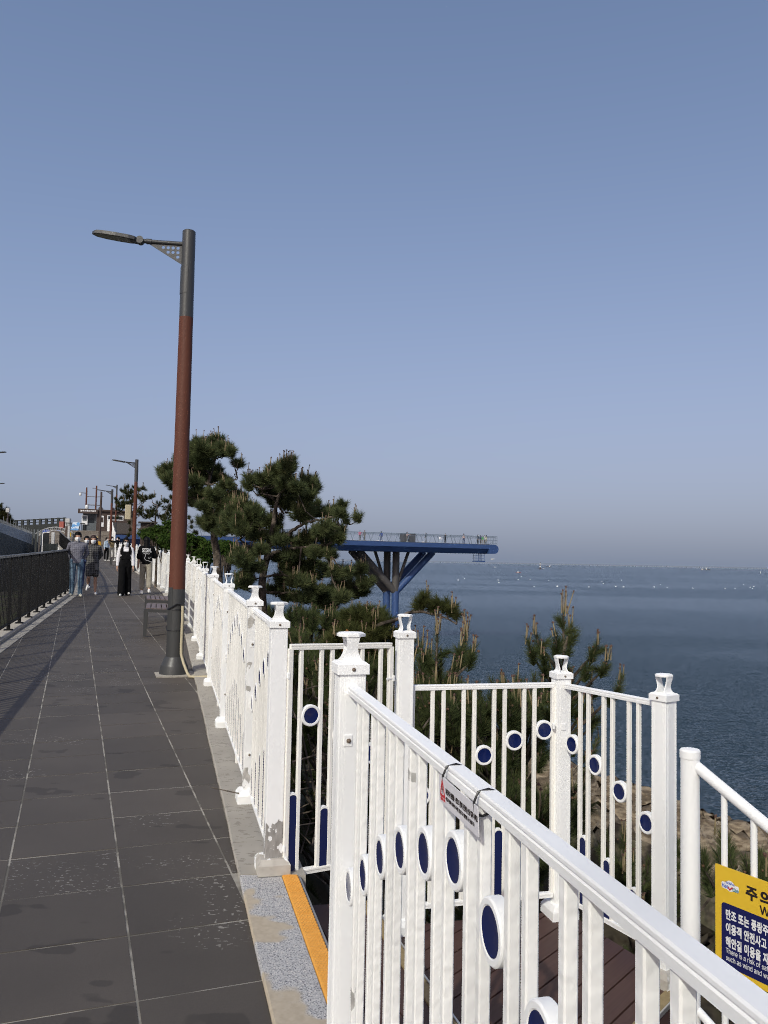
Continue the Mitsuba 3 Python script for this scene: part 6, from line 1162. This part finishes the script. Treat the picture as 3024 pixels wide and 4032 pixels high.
def head_neck(J, detail=True):
    h = J['head']; o = [sph(h + V(0, 0, .025), (.074, .092, .092), 20), bone((h + V(0, .035, -.055), .045), (h + V(0, .045, -.085), .030), (h + V(0, -.02, .0), .07)), bone((J['neck'] + V(0, 0, -.04), .052), (h + V(0, -.015, -.05), .048))]
    if detail: o += [bone((h + V(0, .092, .02), .010), (h + V(0, .108, -.018), .013)), sph(h + V(-.076, -.005, -.005), (.012, .022, .032)), sph(h + V(.076, -.005, -.005), (.012, .022, .032)), bone((h + V(-.05, .075, .035), .012), (h + V(.05, .075, .035), .012))]
    return o
def hand(J, i):
    w, d = J['wr', i], J['hd', i]; sd = -1 if i == 0 else 1
    b = unit(np.cross(d, V(1, 0, 0))); o = [bone((w, .024), (w + d * .035, .027), (w + d * .075 + b * .012, .020), (w + d * .075 - b * .018, .020))]
    for f in range(4):
        p = w + d * .08 + b * (.026 - .017 * f); L = (.060, .070, .066, .050)[f]; q = p + d * L * .5; e = q + (d * .75 + V(-sd * .5, .25, 0)) * L * .5
        o += [bone((p, .0095), (q, .0085)), bone((q, .0085), (e, .0075))]
    t = w + d * .03 + b * .024; o += [bone((t, .011), (t + d * .03 + b * .022, .0095)), bone((t + d * .03 + b * .022, .0095), (t + d * .06 + b * .024, .008))]
    return o
def forearm(J, i): return [bone((J['el', i], .040), (J['wr', i], .026))]
def sleeve(J, i, to=1.0, r0=.062, r1=.055, r2=.042):
    e = J['el', i]; w = e + (J['wr', i] - e) * max(0, to)
    o = [bone((J['sh', i], r0), (J['sh', i] + (e - J['sh', i]) * min(1, to + 1), r1))]
    return o + ([bone((e, r1), (w, r2))] if to > 0 else [])
def torso(w=.165, d=.105, waist=.135, hem=.90, hemw=.155, sh=1.385):
    return [bone((V(-w, 0, sh), .058), (V(w, 0, sh), .058), (V(0, .0, sh + .055), .058)), M3.batch_hull([sph(V(0, .012, 1.27), (w + .015, d, .14), 20), sph(V(0, .0, 1.10), (waist, d * .92, .1), 20)]), M3.batch_hull([sph(V(0, 0, 1.10), (waist, d * .92, .08), 20), sph(V(0, 0, hem + .05), (hemw, d * 1.02, .05), 20)]), M3.batch_hull([sph(V(-w + .02, 0, sh), .055), sph(V(w - .02, 0, sh), .055), sph(V(0, .012, 1.27), (w, d, .1), 20)])]
def trouser(J, i, ra=.092, rk=.068, rf=.058, to=1.0):
    a = J['knee', i] + (J['ankle', i] - J['knee', i]) * to
    return [bone((J['hip', i] + V(0, 0, .03), ra), (J['knee', i], rk)), bone((J['knee', i], rk), (a, rf))]
def hips(w=.145, z=.97): return [M3.batch_hull([sph(V(0, 0, z + .03), (w - .01, .10, .06), 20), sph(V(0, -.005, z - .07), (w, .105, .08), 20)])]
def shin(J, i, r0=.05, r1=.034): return [bone((J['knee', i], r0), (J['knee', i] * .62 + J['ankle', i] * .38 + V(0, -.012, 0), r0 * 1.02)), bone((J['knee', i] * .62 + J['ankle', i] * .38 + V(0, -.012, 0), r0 * 1.02), (J['ankle', i], r1))]
def shoe(J, i, tilt=0.0):
    a = J['ankle', i]; sd = -1 if i == 0 else 1; f = unit(V(sd * .22, math.cos(tilt), -math.sin(tilt)))
    return [bone((a + V(0, -.035, -.035), .038), (a + f * .10 + V(0, 0, -.048), .036), (a + f * .165 + V(0, 0, -.055), .026)), bone((a + V(0, -.01, .01), .042), (a + V(0, -.03, -.03), .040))]
def mask(J): h = J['head']; return fuse([M3.batch_hull([sph(h + V(-.062, .055, -.02), .014), sph(h + V(.062, .055, -.02), .014), sph(h + V(0, .112, .0), .012), sph(h + V(0, .118, -.045), .012), sph(h + V(0, .07, -.105), .014), sph(h + V(-.05, .045, -.075), .014), sph(h + V(.05, .045, -.075), .014)])], .012, 3)
def cap_hair(J, r=(.096, .114, .108), dy=-.018, dz=.046):
    h = J['head']; return [sph(h + V(0, dy, dz), r, 22) - M3.cube([.3, .2, .3], True).translate([float(h[0]), float(h[1] + .160), float(h[2] - .085)]) - M3.cube([.3, .3, .2], True).translate([0, float(h[1]) + .02, float(h[2] - .150)])]
pbr('skin', (.44, .255, .175), .5)
pbr('hair_black', proc(lambda p, n, uv: mix((.003, .003, .0035), (.008, .007, .007), noise(p.x * 120, p.y * 120, p.z * 12))), .5, specular=.12)
pbr('hair_brown', proc(lambda p, n, uv: mix((.020, .011, .009), (.05, .028, .022), noise(p.x * 120, p.y * 120, p.z * 12))), .5, specular=.25)
pbr('mask_white', (.74, .74, .74), .7)
pbr('cloth_white', proc(lambda p, n, uv: mix((.70, .69, .72), (.78, .77, .79), fbm(p.x * 14, p.y * 14, p.z * 9))), .85)
pbr('cloth_black', proc(lambda p, n, uv: mix((.004, .004, .0045), (.009, .009, .010), fbm(p.x * 16, p.y * 16, p.z * 8))), .9, specular=.1, bump=lumps(16), scale=.02)
pbr('denim', proc(lambda p, n, uv: mix((.040, .075, .125), (.125, .19, .26), smoothstep(.35, .7, fbm(p.x * 11, p.y * 11, p.z * 5, 3)))), .8, bump=lumps(18), scale=.02)
pbr('khaki', proc(lambda p, n, uv: mix((.25, .225, .175), (.34, .31, .25), fbm(p.x * 12, p.y * 12, p.z * 6))), .85, bump=lumps(16), scale=.02)
def plaid(base, line, dark, per):
    def fn(p, n, uv):
        u = (p.x * .94 + p.y * .34) / per; w = p.z / per
        a, b = u - dr.floor(u), w - dr.floor(w)
        c = mix(base, dark, .5 * (smoothstep(.45, .5, a) + smoothstep(.45, .5, b)))
        l = dr.maximum(1 - smoothstep(.03, .07, dr.abs(a - .25)), 1 - smoothstep(.03, .07, dr.abs(b - .25)))
        return mix(c, line, l * .75) * (.85 + .3 * fbm(p.x * 14, p.y * 14, p.z * 9))
    return proc(fn)
pbr('plaid_blue', plaid((.150, .150, .185), (.215, .215, .25), (.105, .105, .135), .052), .85, bump=lumps(15), scale=.02)
pbr('plaid_gray', plaid((.058, .058, .058), (.24, .23, .22), (.030, .030, .031), .062), .85, bump=lumps(14), scale=.02)
pbr('shoe_cream', (.62, .59, .48), .6)
pbr('shoe_white', (.72, .71, .70), .55)
pbr('pouch', (.10, .10, .105), .25)
FA = math.atan2(-.34, -.94)
def man(J):
    yield 'head', fuse(head_neck(J), .012), 'skin'
    yield 'hands', fuse(forearm(J, 0) + forearm(J, 1) + hand(J, 0) + hand(J, 1), .010, 3), 'skin'
    yield 'hair', fuse(cap_hair(J, (.102, .120, .116)) + [sph(J['head'] + V(.0, .03, .125), (.075, .07, .03))], .014), 'hair_black'
    yield 'mask', mask(J), 'mask_white'
    yield 'shirt', fuse(torso(.175, .115, .150, .86, .165) + sleeve(J, 0, .92) + sleeve(J, 1, .92) + [bone((V(-.05, .03, 1.455), .028), (V(.05, .03, 1.455), .028), (V(0, -.03, 1.47), .05))]), 'plaid_blue'
    yield 'jeans', fuse(hips() + trouser(J, 0) + trouser(J, 1)), 'denim'
    for i in (0, 1): yield 'shoe', fuse(shoe(J, i), .012), 'shoe_cream'
BEHIND = ((14, -32, 22, -.75), (14, -32, 22, -.75))
person('man in a grey blue plaid shirt, jeans and white mask walking by the black fence', -8.50, 23.06, .412, FA, 1.74, ((7, 2), (-4, -4)), BEHIND, man)
def lady(J):
    yield 'head', fuse(head_neck(J), .012), 'skin'
    yield 'legs', fuse(trouser(J, 0, .075, .05, .05, .05) + trouser(J, 1, .075, .05, .05, .05) + shin(J, 0) + shin(J, 1) + forearm(J, 0) + forearm(J, 1) + hand(J, 0) + hand(J, 1), .012, 4), 'skin'
    h = J['head']
    yield 'hair', fuse(cap_hair(J, (.100, .116, .112)) + [bone((h + V(sd * .078, -.02, .04), .034), (h + V(sd * .092, -.015, -.08), .034), (h + V(sd * .11, .015, -.20), .030)) for sd in (-1, 1)] + [bone((h + V(0, -.07, .03), .07), (h + V(0, -.085, -.18), .06)), bone((h + V(-.01, .06, .105), .03), (h + V(.065, .055, .03), .022)), bone((h + V(-.01, .06, .105), .03), (h + V(-.065, .055, .03), .022))], .014), 'hair_brown'
    yield 'mask', mask(J), 'mask_white'
    yield 'dress', fuse(torso(.158, .108, .150, .88, .175) + sleeve(J, 0, .85, .062, .058, .048) + sleeve(J, 1, .85, .062, .058, .048) + [M3.batch_hull([sph(V(0, 0, .98), (.165, .12, .08), 20), sph(V(.0, .0, .62), (.190, .135, .09), 20)]), bone((V(-.05, .025, 1.455), .026), (V(.05, .025, 1.455), .026))] + [bone((J['hip', i], .10), (J['hip', i] + (J['knee', i] - J['hip', i]) * .80, .095)) for i in (0, 1)]), 'plaid_gray'
    yield 'strap', tube([(.10, .06, 1.44), (.0, .128, 1.28), (-.09, .135, 1.08), (-.13, .12, .90)], .006, 6), 'pouch'
    yield 'phone_pouch', rbox((-.115, .150, .80), (.095, .022, .19), .008), 'pouch'
    for i in (0, 1): yield 'shoe', fuse(shoe(J, i, 1.0 if i else 0), .012), 'shoe_white'
person('woman with brown hair, white mask and grey plaid dress walking beside the man', -8.35, 23.88, .43, FA, 1.665, ((2, 3), (14, -62)), BEHIND, lady, female=True)
def overalls(J):
    yield 'head', fuse(head_neck(J), .012), 'skin'
    yield 'hands', fuse(hand(J, 0) + hand(J, 1) + [bone((J['el', i] * .25 + J['wr', i] * .75, .03), (J['wr', i], .026)) for i in (0, 1)], .010, 3), 'skin'
    h = J['head']
    yield 'hair', fuse(cap_hair(J, (.097, .114, .110)) + [sph(h + V(-.01, -.03, .155), (.042, .04, .035))] + [bone((h + V(sd * .078, -.01, .03), .028), (h + V(sd * .088, .02, -.10), .030)) for sd in (-1, 1)] + [bone((h + V(sd * .088, .02, -.10), .030), (h + V(sd * .125, .055, -.24), .040), (h + V(sd * .135, .06, -.34), .026)) for sd in (-1, 1)] + [bone((h + V(.10, .03, -.14), .02), (h + V(.22, -.0, -.30), .012)), bone((h + V(-.1, .03, -.14), .02), (h + V(-.18, -.0, -.31), .012)), bone((h + V(0, -.07, .02), .06), (h + V(0, -.09, -.3), .06))], .014), 'hair_black'
    yield 'mask', mask(J), 'mask_white'
    yield 'sunglasses', cat([move(tube([(0, -.006, 0), (0, .004, 0)], .027, 14), h + V(sd * .034, .104, .022)) for sd in (-1, 1)] + [tube([h + V(-.07, .05, .028), h + V(0, .113, .026), h + V(.07, .05, .028)], .004, 5)]), 'black_plastic'
    yield 'shirt', fuse(torso(.150, .098, .13, .95, .14) + sleeve(J, 0, .80, .062, .060, .045) + sleeve(J, 1, .80, .062, .060, .045)), 'cloth_white'
    bib = [M3.batch_hull([sph(V(0, .012, 1.14), (.150, .112, .12), 20), sph(V(0, .0, .98), (.152, .115, .08), 20)]), M3.batch_hull([sph(V(-.085, .105, 1.30), .018), sph(V(.085, .105, 1.30), .018), sph(V(-.11, .10, 1.1), .025), sph(V(.11, .10, 1.1), .025)])]
    for sd in (-1, 1): bib.append(bone((V(sd * .085, .108, 1.30), .020), (V(sd * .105, .075, 1.40), .02))); bib.append(bone((V(sd * .105, .075, 1.40), .02), (V(sd * .10, 0, 1.452), .02)))
    yield 'overalls', fuse(bib + hips(.155, .96) + trouser(J, 0, .108, .098, .098) + trouser(J, 1, .108, .098, .105)), 'cloth_black'
    for i in (0, 1): yield 'shoe', fuse(shoe(J, i, -.25 if i == 0 else 0), .012), 'shoe_white'
person('woman in black overalls and white shirt with sunglasses and mask walking up the path', -7.33, 23.63, .426, FA, 1.62, ((-16, 6), (10, 6)), ((9, 4, 8), (9, -4, 10)), overalls, female=True)
def backview(J):
    h = J['head']
    yield 'head', fuse(head_neck(J), .012), 'skin'
    for i in (0, 1): yield 'arm', fuse(forearm(J, i) + hand(J, i), .010, 3), 'skin'
    for i in (0, 1): yield 'ankle', fuse([bone((J['knee', i] * .3 + J['ankle', i] * .7, .04), (J['ankle', i], .034))], .02, 3), 'skin'
    yield 'hair', fuse([sph(h + V(0, -.012, .035), (.092, .104, .112), 22), bone((h + V(0, -.03, .0), .085), (h + V(0, -.06, -.20), .072), (h + V(.04, -.065, -.24), .05))], .014), 'hair_black'
    yield 'tshirt', fuse(torso(.180, .125, .175, .88, .185) + [bone((J['sh', i], .07), (J['sh', i] + (J['el', i] - J['sh', i]) * .95, .082)) for i in (0, 1)]), 'cloth_black'
    yield 'trousers', fuse(hips(.155, .93) + trouser(J, 0, .102, .085, .078, .68) + trouser(J, 1, .102, .085, .078, .68)), 'khaki'
    for i in (0, 1): yield 'shoe', fuse(shoe(J, i), .012), 'shoe_white'
    L = meshkit.text_mesh('SIGN.', .115, .004, True); v = np.array(L.vertices); w = v[:, 0].max()
    bk = lambda vv, zc, sx_: (np.stack([(vv[:, 0] - vv[:, 0].max() / 2) * sx_, -.142 - vv[:, 2] + .25 * ((vv[:, 0] - vv[:, 0].max() / 2) * sx_) ** 2 * 3, vv[:, 1] + zc], 1), np.array(L.faces))
    yield 'print', bk(v, 1.265, .62), 'ink_white'
    L = meshkit.text_mesh('PRIVACY', .035, .004, False); yield 'print', bk(np.array(L.vertices), 1.205, .9), 'ink_white'
    yield 'sling_bag', fuse([bone((V(-.0, -.165, 1.08), .035), (V(.11, -.155, 1.06), .045), (V(.13, -.145, 1.12), .04))], .014), 'cloth_black'
    yield 'bag_trim', tube([(-.02, -.15, 1.20), (-.055, -.175, 1.08), (-.03, -.205, 1.035), (.08, -.212, 1.0), (.16, -.19, .97)], .006, 6), 'ink_white'
    sw = Polygon([(0, .022), (.006, .0), (.030, -.006), (.085, .020), (.032, .007), (.012, .010)])
    yield 'bag_mark', (lambda q: (np.stack([q[0][:, 0] + .045, -.208 - q[0][:, 2], q[0][:, 1] + 1.085], 1), q[1]))(prism(sw, 0, .004)), 'ink_white'
person('person from behind in a black printed t-shirt and khaki cropped trousers beside the white fence', -6.93, 24.3, .443, math.atan2(.30, .95), 1.66, ((10, -10), (-12, -30)), ((9, -4, 12), (16, 24, 70)), backview, female=True)
def simple(top, bottom, hair='hair_black', shoes='shoe_white', hat=None, long=False, msk=True):
    def fn(J):
        yield 'head', fuse(head_neck(J, False) + hand(J, 0)[:1] + hand(J, 1)[:1], .03, 3), 'skin'
        yield 'hair', fuse(cap_hair(J) + ([bone((J['head'] + V(0, -.06, .03), .075), (J['head'] + V(0, -.08, -.2), .06))] if long else []), .03, 3), hair
        if hat: yield 'hat', fuse([sph(J['head'] + V(0, 0, .08), (.10, .115, .07)), sph(J['head'] + V(0, .03, .07), (.13, .16, .015))], .03, 2), hat
        if msk: yield 'mask', mask(J), 'mask_white'
        yield 'top', fuse(torso(.165, .11, .145, .92, .155) + sleeve(J, 0, .95) + sleeve(J, 1, .95), .035, 3), top
        yield 'trousers', fuse(hips() + trouser(J, 0) + trouser(J, 1), .035, 3), bottom
        yield 'shoes', fuse(shoe(J, 0) + shoe(J, 1), .03, 2), shoes
    return fn
pbr('cloth_slate', (.09, .115, .15), .85); pbr('cloth_mustard', (.55, .30, .03), .8); pbr('hat_straw', (.55, .42, .2), .8); pbr('cloth_sky', (.42, .52, .62), .85)
pbr('cloth_tan', (.24, .18, .09), .85); pbr('cloth_pink', (.55, .16, .25), .85); pbr('cloth_gray', (.13, .125, .12), .85); pbr('cloth_navy', (.025, .04, .11), .85); pbr('cloth_blue', (.03, .07, .30), .85); pbr('cloth_green', (.08, .36, .12), .85); pbr('cloth_pale', (.58, .54, .36), .85); pbr('cloth_blush', (.48, .36, .34), .85)
person('person in slate blue hidden behind the man in the plaid shirt', -9.55, 26.7, zg(26.7), FA, 1.64, cloth=simple('cloth_slate', 'cloth_navy', long=True), female=True)
person('person in a mustard jacket and straw hat behind the woman in plaid', -14.72, 42.5, zg(42.5), FA, 1.62, cloth=simple('cloth_mustard', 'cloth_gray', hat='hat_straw'))
person('woman with long hair in a pale blue top behind the third street lamp', -19.55, 58.6, zg(58.6), FA + .8, 1.62, ((8, -6), (-8, 4)), cloth=simple('cloth_sky', 'cloth_black', long=True), female=True)
person('person in a tan coat standing at the fence by the third street lamp', -18.9, 57.8, zg(57.8), FA + .3, 1.66, arms=((30, 60, 80), (30, 60, 80)), cloth=simple('cloth_tan', 'cloth_gray'))
person('person with raised arms leaning over the fence right of the third street lamp', -18.2, 56.9, zg(56.9), 2.5, 1.66, arms=((50, 80, 40), (50, 80, 40)), cloth=simple('cloth_black', 'cloth_gray'))
SKY_P = [(345, 'cloth_pink', 'cloth_gray', 'person in a pink top at the left of the skywalk railing', 1.62), (383, 'cloth_gray', 'cloth_gray', 'person in grey beside the pink top on the skywalk', 1.72), (520, 'cloth_blue', 'cloth_navy', 'person in a blue top alone left of the skywalk legs', 1.66), (730, 'cloth_blush', 'cloth_gray', 'person in a pale blush top above the skywalk legs', 1.70), (885, 'cloth_black', 'cloth_gray', 'person in a black top and grey trousers right of the blush top', 1.64), (1000, 'cloth_white', 'cloth_sky', 'child in white on the skywalk', 1.22), (1042, 'cloth_black', 'cloth_black', 'person all in black beside the child in white', 1.64), (1193, 'cloth_blush', 'cloth_navy', 'person in navy trousers right of the dark booth', 1.74), (1308, 'cloth_black', 'cloth_black', 'person in black leading the group at the skywalk end', 1.68), (1330, 'cloth_navy', 'cloth_gray', 'person in navy within the group at the skywalk end', 1.56), (1346, 'cloth_green', 'cloth_khaki' if 'cloth_khaki' in scene else 'khaki', 'person in a green top at the skywalk end', 1.50), (1364, 'cloth_white', 'khaki', 'person in a white top beside the green one at the skywalk end', 1.62), (1378, 'cloth_pale', 'khaki', 'person in pale yellow last in the group at the skywalk end', 1.60)]
for i, (cx, tp, bt, lb, hh) in enumerate(SKY_P):
    r_ = ((1250 + cx * .4822) - 1509.5) / 3261
    off = SL + SN * (1.0 + .4 * (i % 3)); u0 = (r_ * off[1] - off[0]) / (SD[0] - r_ * SD[1])
    p = off + SD * u0
    person(lb, p[0], p[1], DTOP + .06, [FA, 2.6, .6, -2.2, 1.4][i % 5], hh, ((9, -6), (-9, 6)) if i % 2 else ((3, 2), (-3, -2)), ((10, 12, 20), (10, -8, 30)) if i % 3 else ((20, 50, 60), (12, 20, 40)), simple(tp, bt, msk=i % 2 == 0, long=i % 3 == 0), group=None)
# ---------------------------------------------------------------- sea haze
scene['haze_air'] = {'type': 'homogeneous', 'albedo': {'type': 'rgb', 'value': [.95, .95, .95]}, 'sigma_t': {'type': 'rgb', 'value': [7e-6, 7e-6, 7e-6]}}
scene['haze'] = {'type': 'cube', 'to_world': T().translate([5000, 29000, -2.4]).scale([62000, 45000, 16.4]), 'bsdf': {'type': 'null'}, 'interior': {'type': 'ref', 'id': 'haze_air'}}
labels['haze'] = {'label': 'thin sea haze over the water', 'category': 'haze', 'kind': 'stuff'}
scene['camera']['medium'] = {'type': 'ref', 'id': 'haze_air'}
